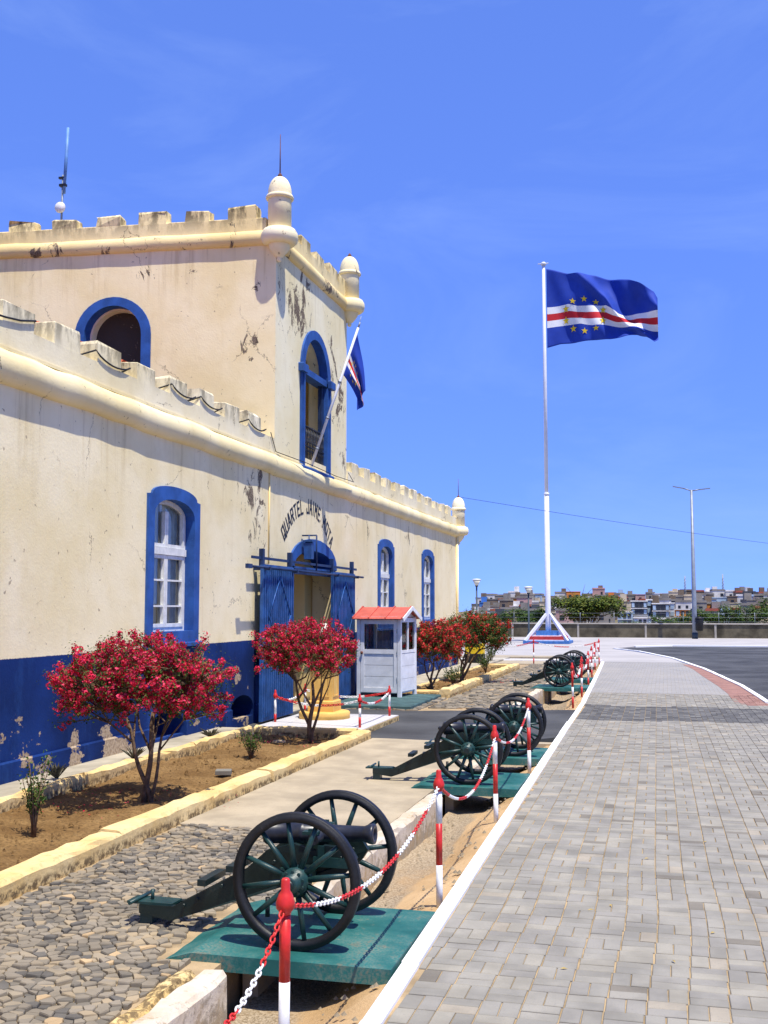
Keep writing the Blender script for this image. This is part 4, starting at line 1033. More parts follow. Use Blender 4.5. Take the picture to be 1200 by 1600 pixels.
# ================================================================== OBJECTS
# ---- cannon
def chord(m, a, b, w, h, mi=0):
    a, b = Vector(a), Vector(b); d = (b-a).normalized(); s = d.cross(Vector((0, 0, 1))).normalized(); u = s.cross(d).normalized()
    vs = [p+s*sx*w/2+u*sz*h/2 for p in (a, b) for sx, sz in ((-1, -1), (1, -1), (1, 1), (-1, 1))]
    m.add(vs, [(0, 1, 2, 3), (7, 6, 5, 4), (0, 4, 5, 1), (1, 5, 6, 2), (2, 6, 7, 3), (3, 7, 4, 0)], mi)
WR = 0.41
def make_cannon():
    root = empty('cannon', (0, 0, 0))
    for sy, y in ((-1, -0.42), (1, 0.42)):
        hub = MB(); hub.lathe([(0.035, -0.13), (0.055, -0.125), (0.06, -0.07), (0.085, -0.06), (0.085, 0.06), (0.06, 0.08), (0.055, 0.11)], 20, c=(0, y, WR), axis='y')
        for k in range(10):
            t = 2*PI*(k+.5)/10; hub.lathe([(0.010, -0.075), (0.010, -0.06)], 6, c=(0.068*math.cos(t), y, WR+0.068*math.sin(t)), axis='y')
        wh = hub.build('wheel', M_tealhi, root, fixn=True)
        rim = MB(); rim.lathe([(WR-0.057, -0.028), (WR-0.018, -0.032), (WR-0.015, -0.026), (WR-0.003, -0.026), (WR, -0.022), (WR, 0.022), (WR-0.003, 0.026), (WR-0.015, 0.026), (WR-0.018, 0.030), (WR-0.057, 0.028)], 56, c=(0, y, WR), axis='y', closed=True)
        rim.build('tyre', M_tyre, wh, fixn=True)
        for k in range(12):
            t = 2*PI*(k+.3)/12; sp = MB()
            a = (0.07*math.cos(t), y, WR+0.07*math.sin(t)); b = ((WR-0.055)*math.cos(t), y, WR+(WR-0.055)*math.sin(t))
            sp.tube([a, b], [0.021, 0.015], 8); sp.build('spoke', M_tealhi, wh)
    m = MB(); m.box(-0.035, 0.035, -0.40, 0.40, WR-0.035, WR+0.035); m.tube([(0, -0.57, WR), (0, 0.57, WR)], 0.030, 10); m.build('axle', M_teal, root)
    for s in (-1, 1):                                     # cheeks and trail
        ck = MB(); y = s*0.13
        prof = [(0.26, 0.44), (0.30, 0.50), (0.26, 0.56), (0.08, 0.57), (0.02, 0.535), (-0.12, 0.57), (-0.30, 0.52), (-0.46, 0.38), (-0.98, 0.105), (-1.24, 0.095), (-1.24, 0.04), (-1.0, 0.01), (-0.46, 0.20), (-0.1, 0.33), (0.2, 0.38)]
        n = len(prof); b = len(ck.v)
        yi = lambda x: y*(1.0 if x > -0.3 else max(0.42, 1+0.62*(x+0.3)))
        ck.v += [(x, yi(x)-0.022, z) for x, z in prof] + [(x, yi(x)+0.022, z) for x, z in prof]
        ck.f.append(tuple(range(n))); ck.f.append(tuple(range(2*n-1, n-1, -1))); ck.m += [0, 0]; ck.sm += [False, False]
        for k in range(n):
            k2 = (k+1) % n; ck.f.append((k, k+n, k2+n, k2)); ck.m.append(0); ck.sm.append(False)
        for (x, z) in ((-0.5, 0.33), (-0.62, 0.27), (-0.8, 0.17), (0.2, 0.5), (-0.9, 0.12), (-0.25, 0.45)):
            ck.lathe([(0.012, -0.036), (0.012, 0.036)], 8, c=(x, yi(x), z), axis='y')
        ck.build('carriage_cheek', M_teal, root, fixn=True)
    m = MB(); m.box(-1.33, -1.00, -0.075, 0.075, 0.098, 0.114); m.box(-1.24, -1.15, -0.06, 0.06, -0.04, 0.04); m.tube([(-1.26, -0.17, 0.125), (-1.26, 0.17, 0.125)], 0.013, 8); m.tube([(-1.18, 0, 0.11), (-1.18, 0, 0.18)], 0.012, 8); m.build('trail_plate', M_tealhi, root)
    for x, z in ((-0.55, 0.32), (-0.75, 0.22)):
        m = MB(); m.box(x-0.03, x+0.03, -0.16, 0.16, z+0.045, z+0.085); m.build('trail_strap', M_teal, root)
    for x, z, hy in ((-0.3, .40, .11), (0.2, .47, .13)):
        m = MB(); m.tube([(x, -hy, z), (x, hy, z)], .02, 8); m.build('cross_bolt', M_teal, root)
    for x0, x1, z0, z1 in ((0.02, 0.30, 0.44, 0.50), (-0.20, -0.05, 0.36, 0.42), (0.05, 0.09, 0.50, 0.57), (0.22, 0.26, 0.50, 0.57)):
        m = MB(); m.box(x0, x1, -0.17, -0.155, z0, z1); m.build('strap', M_tealhi, root)
    m = MB(); m.tube([(-0.28, 0, 0.30), (-0.28, 0, 0.50)], 0.025, 10); m.tube([(-0.34, -0.09, 0.42), (-0.22, 0.09, 0.42)], 0.01, 6); m.build('elevating_screw', M_iron, root)
    m = MB(); m.tube([(-0.30, -0.13, 0.22), (-0.30, -0.13, 0.10)], 0.016, 8); m.build('tow_hook', M_iron, root)
    # barrel along +X, slightly raised
    prof = [(r_*0.82, h_*0.72-0.07) for r_, h_ in [(0.0, -0.53), (0.02, -0.53), (0.032, -0.50), (0.022, -0.475), (0.045, -0.455), (0.085, -0.44), (0.098, -0.42), (0.098, -0.39), (0.088, -0.38), (0.082, -0.1), (0.086, -0.09), (0.086, -0.06), (0.074, -0.05), (0.064, 0.30), (0.060, 0.50), (0.064, 0.51), (0.076, 0.55), (0.080, 0.575), (0.076, 0.595), (0.046, 0.596), (0.044, 0.45), (0.0, 0.44)]]
    m = MB(); m.lathe(prof, 28, axis='x')
    m.tube([(0.0, -0.17, -0.01), (0.0, 0.17, -0.01)], 0.034, 12)
    br = m.build('barrel', M_barrel, root, fixn=True); br.location = (0.02, 0, 0.615); br.rotation_euler = (0, math.radians(-2.0), 0)
    m = MB()
    for s in (-1, 1): m.box(-0.05, 0.05, s*0.15-0.03, s*0.15+0.03, 0.635, 0.655); m.box(-0.015, 0.015, s*0.155-0.012, s*0.155+0.012, 0.56, 0.67)
    m.build('trunnion_strap', M_tealhi, root)
    return root
c0 = make_cannon()
PZ = 0.032
CAN = [(-2.21, 6.88, 'nearest black cannon with dark green carriage at the front of the row', -0.02), (-2.30, 13.27, 'second cannon from the camera, just before the driveway', 0.03),
       (-2.12, 15.85, 'third cannon from the camera, close behind the second one', 0.05), (-2.76, 29.45, 'fourth cannon from the camera, beyond the driveway', 0.02), (-2.66, 32.7, 'farthest cannon, partly hidden behind the fourth', 0.0)]
for i, (x, y, lb, rz) in enumerate(CAN):
    o = c0 if i == 0 else copy_tree(c0)
    o.location = (x, y, PZ); o.rotation_euler = (0, 0, rz); tag(o, lb, 'cannon', 'cannons lined up along the ditch')
# plinth slabs under the cannons
def plinth_slab(x0, x1, y0, y1, label):
    m = MB(); zt, zb = PZ, -0.062; rnd = random.Random(int(y0*7)); n = 10
    root = empty('cannon_plinth', ((x0+x1)/2, (y0+y1)/2, 0), 0, label, 'plinth', 'painted plinths under the cannons')
    cx, cy = (x0+x1)/2, (y0+y1)/2
    prof = [(x1, zt), (x0+0.16, zt), (x0-0.02, zt-0.055), (x0-0.03, zb+0.02), (x0+0.05, zb), (x1, zb)]
    b = 0
    for j in range(n+1):
        y = y0+(y1-y0)*j/n
        for x, z in prof: m.v.append((x-cx+(rnd.uniform(-.01, .01) if x < x1 else 0), y-cy, z+rnd.uniform(-.003, .003)))
    k = len(prof)
    for j in range(n):
        for i in range(k):
            i2 = (i+1) % k; m.f.append((j*k+i, j*k+i2, (j+1)*k+i2, (j+1)*k+i)); m.m.append(0); m.sm.append(False)
    m.f.append(tuple(range(k))); m.f.append(tuple(n*k+i for i in range(k))[::-1]); m.m += [0, 0]; m.sm += [False, False]
    m.build('slab', M_plate, root, fixn=True)
    f = MB(); f.box(x0+0.40-cx, x0+0.50-cx, y0+0.25-cy, y1-0.02-cy, -0.5, zb-0.002); f.build('support', M_conc, root)
for i, (x, y, lb, rz) in enumerate(CAN):
    xr = kx(y)-0.058
    plinth_slab(-2.98 if i < 3 else -3.55, xr, y-0.62, y+0.62, ['teal painted concrete slab under the nearest cannon', 'teal slab under the second cannon', 'teal slab under the third cannon beside the driveway', 'dark green slab under the fourth cannon', 'dark green slab under the farthest cannon'][i])

# ---- red and white chain posts
def make_post(x, y, zb, h, bands, label, r=0.024, group='red and white chain posts beside the ditch'):
    root = empty('chain_post', (x, y, zb), random.uniform(-.1, .1), label, 'post', group)
    root.rotation_euler = (random.uniform(-.008, .008), random.uniform(-.008, .008), 0)
    z = 0
    for (frac, mt) in bands:
        z1 = z+frac*(h-0.15); m = MB(); m.lathe([(r, z), (r, z1)], 16); m.build('band', mt, root); z = z1
    m = MB(); m.lathe([(r+.001, z), (r+0.003, z+0.01), (r+0.016, z+0.025), (r+0.018, z+0.05), (r+0.006, z+0.085), (r-0.004, z+0.10), (r-0.005, z+0.145), (r-0.011, z+0.152), (0, z+0.153)], 16); m.build('finial', M_red, root)
    return Vector((x, y, zb+h-0.11))
A = [(0.30, M_red), (0.25, M_white), (0.45, M_red)]
B_ = [(0.36, M_white), (0.36, M_red), (0.28, M_white)]
POSTS = [(-1.625, 4.58, 0.0, 0.93, [(0.22, M_red), (0.42, M_white), (0.36, M_red)], 'nearest red and white post, in front of the first cannon'),
         (-1.63, 7.93, -0.05, 0.97, B_, 'second post from the camera, between first and second cannons'), (-1.69, 11.05, -0.05, 0.97, B_, 'third post, in front of the second cannon wheel'),
         (-1.77, 14.48, -0.05, 0.97, B_, 'fourth post, in front of the third cannon beside the driveway'), (-1.98, 24.0, -0.05, 0.97, A, 'first post beyond the driveway, before the fourth cannon'),
         (-2.02, 27.1, -0.05, 0.97, A, 'post beyond the driveway level with the fourth cannon'), (-2.10, 30.6, -0.05, 0.97, A, 'post just past the fourth cannon'),
         (-2.26, 34.6, -0.05, 0.97, A, 'post just past the farthest cannon'), (-2.42, 38.8, -0.05, 0.97, A, 'last but one post at the plaza end of the row'), (-2.52, 42.9, -0.05, 0.97, A, 'last post of the row at the plaza')]
tops = [make_post(*p) for p in POSTS]
t_far = make_post(-4.84, 41.3, -0.02, 0.97, A, 'thin lone post standing on the far cobbles near the plaza')
t_far2 = make_post(-7.0, 41.6, -0.02, 0.97, A, 'post at the far corner of the building')

# chains
def make_chain(p0, p1, sag, label, link=0.05, wire=0.0055, run=11, n_seg=6, start=0):
    p0, p1 = Vector(p0), Vector(p1); L = (p1-p0).length*1.0+sag*sag*2.6/(p1-p0).length; N = max(4, int(L/(link*0.72)))
    root = empty('chain', p0, 0, label, 'chain', 'red and white chains between the posts')
    cur = None; mats = [M_red, M_white]
    for i in range(N):
        k = (i//run+start) % 2
        if cur is None or k != ck: 
            if cur is not None: cur.build('link_run', mats[ck], root)
            cur = MB(); ck = k
        def P(t): return (p1-p0)*t+Vector((0, 0, -4*sag*t*(1-t)))
        t = (i+.5)/N; c = P(t); d = (P(t+0.003)-P(t-0.003)).normalized()
        s = d.cross(Vector((0, 0, 1))).normalized(); u = s.cross(d).normalized(); e = (s+u).normalized() if i % 2 else (s-u).normalized()
        hl, hw = link*0.36, link*0.24; pts = []
        for q in range(10):
            a = 2*PI*q/10; x = math.cos(a)*hw+(hl-hw*0.6)*(0); pts.append(c+d*(hl*1.25*math.sin(a))+e*(hw*math.cos(a)))
        pts += [pts[0], pts[1]]
        cur.tube(pts, wire, n_seg, cap=False)
    cur.build('link_run', mats[ck], root)
make_chain(tops[0], (-1.60, 3.2, 0.80), 0.25, 'chain hanging from the nearest post down to the bottom edge', link=0.042, wire=0.0046, run=10)
nm = ['chain from the nearest post across the first cannon wheel', 'chain between the second and third posts', 'chain between the third and fourth posts']
for i, sg in enumerate((0.24, 0.30, 0.22)): make_chain(tops[i], tops[i+1], sg, nm[i], link=0.042, wire=0.0046, run=14)
nm = ['chain between the first two posts beyond the driveway', 'chain hanging level with the fourth cannon', 'chain hanging just past the fourth cannon', 'chain hanging past the farthest cannon', 'last chain of the row at the plaza end']
for i in range(4, 9): make_chain(tops[i], tops[i+1], 0.28, nm[i-4], link=0.10, wire=0.009, run=9, n_seg=4)
make_chain(tops[9], t_far, 0.2, 'chain from the end of the row to the thin lone post', link=0.10, wire=0.008, run=9, n_seg=4)
make_chain(t_far, t_far2, 0.2, 'chain from the thin lone post towards the building', link=0.10, wire=0.008, run=9, n_seg=4)

# ---- pedestal with bust on a tiled base
base = empty('tiled_base', (-5.9, 19.0, 0), 0, 'low white tiled base under the yellow pedestal', 'base')
m = MB(); m.box(-0.95, 0.98, -1.35, 1.2, -0.2, 0.075); m.build('slab', M_curbY, base)
for i in range(5):
    for j in range(6):
        m = MB(); m.box(-0.94+i*0.384, -0.94+i*0.384+0.378, -1.34+j*0.424, -1.34+j*0.424+0.418, 0.0755, 0.088); m.build('floor_tile', M_tile, base)
px_, py_ = -6.12, 19.35
pd = empty('pedestal', (px_, py_, 0.088), 0, 'yellow panelled pedestal on a round step behind the second bougainvillea', 'pedestal')
m = MB(); m.lathe([(0.0, 0), (0.56, 0), (0.56, 0.11), (0.53, 0.13), (0.0, 0.131)], 40); m.build('round_step', M_yel, pd)
m = MB(); m.box(-0.29, 0.29, -0.29, 0.29, 0.13, 0.33, ch=0.02); m.build('base_block', M_yel, pd); pd.scale = (0.84, 0.84, 1.0)
m = MB(); m.box(-0.25, 0.25, -0.25, 0.25, 0.33, 0.96); m.build('shaft', M_yel, pd)
for a in range(4):
    m = MB()
    for (x0, x1, z0, z1) in ((-.19, .19, .40, .425), (-.19, .19, .865, .89), (-.19, -.165, .425, .865), (.165, .19, .425, .865)): m.box(x0, x1, -0.268, -0.251, z0, z1)
    o = m.build('panel_moulding', M_yel, pd); o.rotation_euler = (0, 0, a*PI/2)
m = MB(); m.box(-0.29, 0.29, -0.29, 0.29, 0.96, 1.0); m.box(-0.33, 0.33, -0.33, 0.33, 1.0, 1.08, ch=0.02); m.build('cap', M_yel, pd)
# bust: one continuous skinned figure, head and shoulders
bu = empty('bust', (px_, py_, 1.17), math.radians(-20), 'pale stone bust of a head and shoulders on the yellow pedestal', 'bust')
m = MB(); n = 24
ring = [(0.10, 0.10, 0.0, 0), (0.11, 0.10, 0.05, 0), (0.16, 0.11, 0.10, 0), (0.25, 0.13, 0.17, 0), (0.27, 0.13, 0.22, 0), (0.22, 0.11, 0.27, 0), (0.10, 0.085, 0.305, 0.0), (0.068, 0.072, 0.33, 0.0), (0.066, 0.07, 0.37, -0.005), (0.072, 0.082, 0.395, -0.015), (0.084, 0.105, 0.43, -0.015), (0.090, 0.112, 0.48, -0.01), (0.092, 0.115, 0.53, 0), (0.086, 0.112, 0.575, 0.005), (0.068, 0.092, 0.615, 0.01), (0.035, 0.05, 0.64, 0.01), (0.002, 0.002, 0.645, 0.01)]
for (a, b, z, oy) in ring:
    for k in range(n):
        t = 2*PI*k/n; x, y = a*math.cos(t), b*math.sin(t)+oy
        if y < 0 and abs(x) < 0.03 and 0.445 < z < 0.50: y -= 0.028            # nose
        if y < 0 and 0.018 < abs(x) < 0.05 and 0.50 < z < 0.54: y += 0.014      # eye sockets
        if y < 0 and abs(x) < 0.04 and 0.42 < z < 0.44: y -= 0.006
        m.v.append((x, y, z))
for i in range(len(ring)-1):
    for k in range(n):
        k2 = (k+1) % n; m.f.append((i*n+k, i*n+k2, (i+1)*n+k2, (i+1)*n+k)); m.m.append(0); m.sm.append(True)
m.build('head_and_shoulders', M_bust, bu)
for s in (-1, 1):
    m = MB(); m.lathe([(0.0, -0.03), (0.02, -0.02), (0.026, 0.0), (0.018, 0.025), (0, 0.03)], 10, c=(s*0.092, 0.01, 0.50)); m.build('ear', M_bust, bu)
pa_ = [make_post(-6.75, 18.45, 0.088, 0.56, [(0.35, M_red), (0.65, M_white)], 'post at the gate side of the pedestal base', 0.022, 'posts around the pedestal'),
       make_post(-5.05, 17.95, 0.088, 0.56, [(0.42, M_red), (0.36, M_white), (0.22, M_red)], 'front right post at the corner of the pedestal base', 0.022, 'posts around the pedestal'),
       make_post(-5.05, 20.0, 0.088, 0.56, [(0.42, M_red), (0.58, M_white)], 'rear right post of the pedestal base near the booth', 0.022, 'posts around the pedestal'),
       make_post(-6.75, 20.1, 0.088, 0.56, [(0.42, M_red), (0.58, M_white)], 'rear post of the pedestal base by the gate opening', 0.022, 'posts around the pedestal')]
for i, lb in enumerate(('chain across the front of the pedestal', 'chain on the right of the pedestal', 'chain behind the pedestal', 'chain on the gate side of the pedestal')):
    make_chain(pa_[i], pa_[(i+1) % 4], 0.12, lb, link=0.075, wire=0.008, run=9, n_seg=4)

# ---- guard booth
slabroot = empty('booth_slab', (-6.2, 24.2, 0), 0, 'low dark green concrete slab under the guard booth', 'slab')
m = MB(); m.box(-0.80, 1.02, -1.9, 1.3, -0.2, 0.07, ch=0.02); m.build('slab_top', M_plinthside, slabroot)
bt = empty('guard_booth', (-6.36, 24.95, 0.07), math.radians(-7), 'white wooden guard booth with red gable roof', 'booth')
bt.scale = (0.90, 0.90, 1.0)
HW, HD, HT = 0.56, 0.55, 1.82
for sx in (-1, 1):
    for sy in (-1, 1):
        m = MB(); m.box(sx*HW-0.045, sx*HW+0.045, sy*HD-0.045, sy*HD+0.045, 0, HT); m.build('corner_post', M_booth, bt)
def bpanel(name, pts_fn, u0, u1, z0, z1, th=0.02, mat=None, parent=bt):
    m = MB(); vs = [pts_fn(u, z, d) for d in (0, th) for u, z in ((u0, z0), (u1, z0), (u1, z1), (u0, z1))]
    m.add(vs, [(3, 2, 1, 0), (4, 5, 6, 7), (0, 1, 5, 4), (1, 2, 6, 5), (2, 3, 7, 6), (3, 0, 4, 7)]); return m.build(name, mat or M_booth, parent, fixn=True)
front = lambda u, z, d: (u, -HD-d, z); right = lambda u, z, d: (HW+d, u, z); back = lambda u, z, d: (u, HD+d, z); left = lambda u, z, d: (-HW-d, u, z)
# door leaf (front), with frame, boards, glazing
dr = bpanel('door', front, -0.50, -0.41, 0.10, 1.76, 0.035)
for (a, b, z0, z1) in ((0.41, 0.50, 0.10, 1.76), (-0.41, 0.41, 0.10, 0.20), (-0.41, 0.41, 1.66, 1.76), (-0.41, 0.41, 0.98, 1.08)): bpanel('door_rail', front, a, b, z0, z1, 0.034, parent=dr)
for k in range(3): bpanel('board', front, -0.405, 0.405, 0.203+k*0.26, 0.203+k*0.26+0.252, 0.018, parent=dr)
bpanel('pane', front, -0.405, 0.405, 1.085, 1.655, 0.006, M_glass, dr)
m = MB(); m.lathe([(0.0, 0), (0.02, 0.0), (0.02, 0.02), (0.035, 0.03), (0.035, 0.05), (0.0, 0.06)], 14); o = m.build('knob', M_rust, dr); o.location = (-0.455, -HD-0.034, 1.0); o.rotation_euler = (PI/2, 0, 0)
for z in (0.4, 1.0, 1.5):
    m = MB(); m.box(0.495, 0.515, -HD-0.045, -HD-0.02, z-0.05, z+0.05); m.build('hinge', M_steel, dr)
for fn_, nm_ in ((right, 'r'), (left, 'l'), (back, 'b')):
    for k in range(3): bpanel('board', fn_, -0.505, 0.505, 0.12+k*0.29, 0.12+k*0.29+0.284, 0.03)
    bpanel('rail', fn_, -0.505, 0.505, 0.992, 1.06, 0.036); bpanel('rail', fn_, -0.505, 0.505, 1.70, 1.80, 0.034)
    bpanel('mullion', fn_, -0.03, 0.03, 1.06, 1.70, 0.034)
    for a, b in ((-0.505, -0.03), (0.03, 0.505)): bpanel('pane', fn_, a, b, 1.06, 1.70, 0.006, M_glass)
bpanel('lintel', front, -0.505, 0.505, 1.765, 1.84, 0.03)
m = MB(); m.box(-0.55, 0.55, -0.54, 0.54, 0.08, 0.12); m.build('floor', M_booth, bt)
# gable roof, ridge along X
RO, RH = 0.70, 0.21
gb = MB()
for s in (-1, 1):
    gb.face([(s*HW, -HD, HT), (s*HW, HD, HT), (s*HW, 0, HT+RH*0.80)])
gb.build('gable', M_booth, bt)
m = MB()
for s in (-1, 1):
    a = (-0.70, s*RO, HT-0.055); b = (0.70, s*RO, HT-0.055); c = (0.70, 0, HT+RH); d = (-0.70, 0, HT+RH); up = Vector((0, s*0.012, 0.02))
    vs = [Vector(p) for p in (a, b, c, d)]; m.add(vs+[v+up for v in vs], [(0, 1, 2, 3), (7, 6, 5, 4), (0, 4, 5, 1), (1, 5, 6, 2), (3, 7, 4, 0), (2, 6, 7, 3)])
rf = m.build('roof', M_redroof, bt, fixn=True)
for s in (-1, 1):
    for x in (-0.685, -0.24, 0.22, 0.67):
        m = MB(); chord(m, (x, s*RO, HT-0.02), (x, s*0.0, HT+RH+0.035), 0.03, 0.03); m.build('seam', M_redroof, rf)
m = MB()
for s in (-1, 1): chord(m, (0.715, s*(RO+.01), HT-0.06), (0.715, 0, HT+RH+0.0), 0.025, 0.09)
m.build('bargeboard', M_booth, bt)

# ---- vegetation
def leaf_quad(m, c, nrm, size, rnd, mi, asp=0.55, fold=True):
    nrm = nrm.normalized(); a = nrm.cross(Vector((rnd.uniform(-1, 1), rnd.uniform(-1, 1), rnd.uniform(-1, 1))))
    if a.length < 1e-4: a = Vector((1, 0, 0))
    a.normalize(); b = nrm.cross(a); L = size*rnd.uniform(.7, 1.25); w_ = L*asp
    m.add([c-a*L*.5, c+b*w_*.5+nrm*L*.12, c+a*L*.5, c-b*w_*.5+nrm*L*.12], [(0, 1, 2), (0, 2, 3)], mi)
def rdir(rnd):
    while True:
        v = Vector((rnd.uniform(-1, 1), rnd.uniform(-1, 1), rnd.uniform(-1, 1)))
        if 0.05 < v.length < 1: return v.normalized()
def bougainvillea(base, cen, rad, seed, label, stems, bract, leafy=1.0, ntip=95, flowers=1.0, csize=0.055, bsize=0.030, group='flowering bougainvillea trees in the beds'):
    rnd = random.Random(seed); root = empty('bougainvillea_tree', base, 0, label, 'tree', group); B = Vector(base)
    cen = Vector(cen)-B; rad = Vector(rad)
    tr = MB(); nodes = []
    for (dx, dy, h, r) in stems:
        top = Vector((dx, dy, h)); pts = []; sx = rnd.uniform(-.04, .04); x0 = rnd.uniform(-.04, .04)
        for i in range(8):
            t = i/7; pts.append(Vector((x0+(dx-x0)*t**1.35+0.03*math.sin(t*7+seed+dx*9), dy*t**1.35+0.025*math.sin(t*6+dy*8+1), h*t-0.03)))
        tr.tube(pts, [r*(1.25-0.65*i/7) for i in range(8)], 8); nodes += [(p, r*(1.2-.65*i/7)) for i, p in enumerate(pts) if i >= 4]
        for q in range(3):                                  # secondary limbs
            a = rnd.uniform(0, 2*PI); e = top+Vector((math.cos(a)*rad.x*.42, math.sin(a)*rad.y*.42, rnd.uniform(.08, .28)*rad.z*2))
            s0 = pts[rnd.choice((4, 5, 6, 7))]; mid = (s0+e)/2+Vector((rnd.uniform(-.05, .05), rnd.uniform(-.05, .05), -.03))
            lp = [s0, s0*.45+mid*.55, mid, mid*.45+e*.55, e]; tr.tube(lp, [r*.55, r*.48, r*.42, r*.34, r*.26], 6); nodes += [(p, r*.35) for p in lp[2:]]
    fl = MB(); lf = MB()
    nb = 3
    def cluster(c, s, dens):
        for _ in range(int(26*dens)):
            d = rdir(rnd); p = c+d*s*rnd.uniform(.35, 1.0); leaf_quad(fl, p, d+rdir(rnd)*.7, bsize*rnd.choice((.65, .9, 1, 1.25, 1.5)), rnd, rnd.choices((0, 1, 2), (5, 4.2, 1.5))[0], 0.8)
    def leaves(c, s, nn):
        for _ in range(nn):
            d = rdir(rnd); leaf_quad(lf, c+d*s*rnd.random(), d+Vector((0, 0, .6)), bsize*1.0, rnd, rnd.choices((0, 1, 2), (4, 3, 2.5))[0], 0.6)
    for k in range(ntip):
        z = -0.72+1.72*((k+.5)/ntip); t = 2.39996*k+rnd.uniform(-.5, .5); rr = math.sqrt(max(0, 1-min(.98, abs(z))**2)); f = rnd.uniform(.45, 1.04)
        if rnd.random() < 0.14: f *= 1.14
        tip = cen+Vector((rr*math.cos(t)*rad.x*f, rr*math.sin(t)*rad.y*f, z*rad.z*f))
        s0, r0 = min(nodes, key=lambda q: (q[0]-tip).length+ (0.25 if q[0].z > tip.z else 0))
        mid = (s0+tip)/2+Vector((0, 0, rnd.uniform(-.02, .07)))+rdir(rnd)*.04
        lp = [s0+(mid-s0)*a for a in (0, .5)] + [mid, mid*.5+tip*.5+rdir(rnd)*.015, tip]
        tr.tube(lp, [min(r0, .011), .009, .0075, .006, .004], 5)
        up = z > -.45
        for a, sc in ((1.0, 1.0), (.84, .85), (.66, .7), (.48, .55)):
            c = mid*(1-a)+tip*a if a < 1 else tip; c = c+rdir(rnd)*.045
            if rnd.random() < flowers*(0.95 if a > .8 else .72)*(1.0 if up else .75): cluster(c, csize*sc*rnd.uniform(.75, 1.35), sc)
            leaves(c, csize*2.3, int(8*leafy*rnd.uniform(.4, 1.6)))
    fp_ = MB()                                   # petals dropped on the soil
    for _ in range(130):
        a = rnd.uniform(0, 2*PI); q = rnd.random()**.5*1.15; leaf_quad(fp_, Vector((cen.x+math.cos(a)*rad.x*q, cen.y+math.sin(a)*rad.y*q, .028)), Vector((rnd.uniform(-.3, .3), rnd.uniform(-.3, .3), 1)), bsize*.8, rnd, rnd.choice((0, 1, 2)), .8)
    tag(fp_.build('fallen_petals', bract, root), kind='stuff')
    tr.build('trunk', M_bark, root); tag(lf.build('crown', M_leaf, root), kind='stuff'); tag(fl.build('blossoms', bract, root), kind='stuff')
    return root
bougainvillea((-5.45, 10.95, 0), (-5.58, 10.95, 1.29), (1.02, 0.88, 0.55), 4, 'nearest bougainvillea with a wide crimson crown in the near bed', [(0.03, 0.05, 1.0, .030), (-0.26, -0.08, 0.95, .024), (0.18, 0.15, 1.02, .018)], M_bract, 1.3, 390, 1.0)
bougainvillea((-5.48, 16.62, 0), (-5.60, 16.6, 1.46), (0.84, 0.78, 0.50), 9, 'second bougainvillea with a crimson crown in front of the gate', [(0.03, 0, 0.95, .036), (-0.30, 0.05, 0.95, .028), (0.2, 0.15, 1.0, .022)], M_bract, 1.3, 290, 1.0)
bougainvillea((-5.72, 26.9, 0), (-5.62, 27.0, 1.25), (0.85, 0.85, 0.60), 14, 'third bougainvillea, red flowered, directly beside the white booth', [(0.05, 0, 0.8, .032), (0.3, 0.1, 0.85, .024), (-.2, .1, .8, .022)], M_bractR, 1.6, 220, 0.9, 0.070, 0.042)
bougainvillea((-5.70, 30.8, 0), (-5.25, 30.9, 1.40), (1.05, 0.95, 0.62), 19, 'fourth bougainvillea, mostly green with sparse red flowers, leaning trunk', [(0.25, 0, 0.85, .05), (0.55, 0.1, 0.95, .034), (0.1, .2, .95, .03)], M_bractR, 2.8, 230, 0.46, 0.080, 0.047)

def shrub(base, h, wd, seed, label, n=16, leaf=0.035, mats=M_leaf, dens=26):
    rnd = random.Random(seed); root = empty('shrub', base, 0, label, 'shrub', 'small green shrubs in the beds'); st = MB(); lf = MB()
    for k in range(n):
        a = 2*PI*k/n+rnd.uniform(-.4, .4); r = wd*rnd.uniform(.15, 1)*.5; e = Vector((math.cos(a)*r, math.sin(a)*r, h*rnd.uniform(.55, 1.0)))
        mid = e*.5+Vector((0, 0, h*.08)); pts = [Vector((rnd.uniform(-.015, .015), rnd.uniform(-.015, .015), -.02)), mid*.5, mid, e]; st.tube(pts, [.008, .006, .005, .003], 5)
        for _ in range(dens):
            t = rnd.uniform(.35, 1.05); p = (mid*2*t if t < .5 else mid+(e-mid)*(t-.5)*2)+rdir(rnd)*0.045; leaf_quad(lf, p, rdir(rnd)+Vector((0, 0, .7)), leaf, rnd, rnd.choices((0, 1, 2), (5, 2, 2))[0], .5)
    st.build('stem', M_bark, root); tag(lf.build('foliage', mats, root), kind='stuff')
shrub((-5.74, 9.2, 0), 0.72, 0.42, 31, 'spindly shrub nearest the camera at the left of the near bed', 15, 0.04)
shrub((-5.66, 14.5, 0), 0.42, 0.46, 32, 'round green shrub between the first two bougainvilleas', 16, 0.036)
shrub((-5.55, 29.0, 0), 0.55, 0.60, 33, 'light green shrub between the third and fourth bougainvilleas', 16, 0.06)
shrub((-5.75, 35.6, 0), 0.62, 0.66, 34, 'green shrub at the far end of the far bed', 16, 0.065)
shrub((-6.6, 42.3, 0), 0.9, 0.75, 35, 'bushy shrub behind the yellow box at the building corner', 18, 0.07)
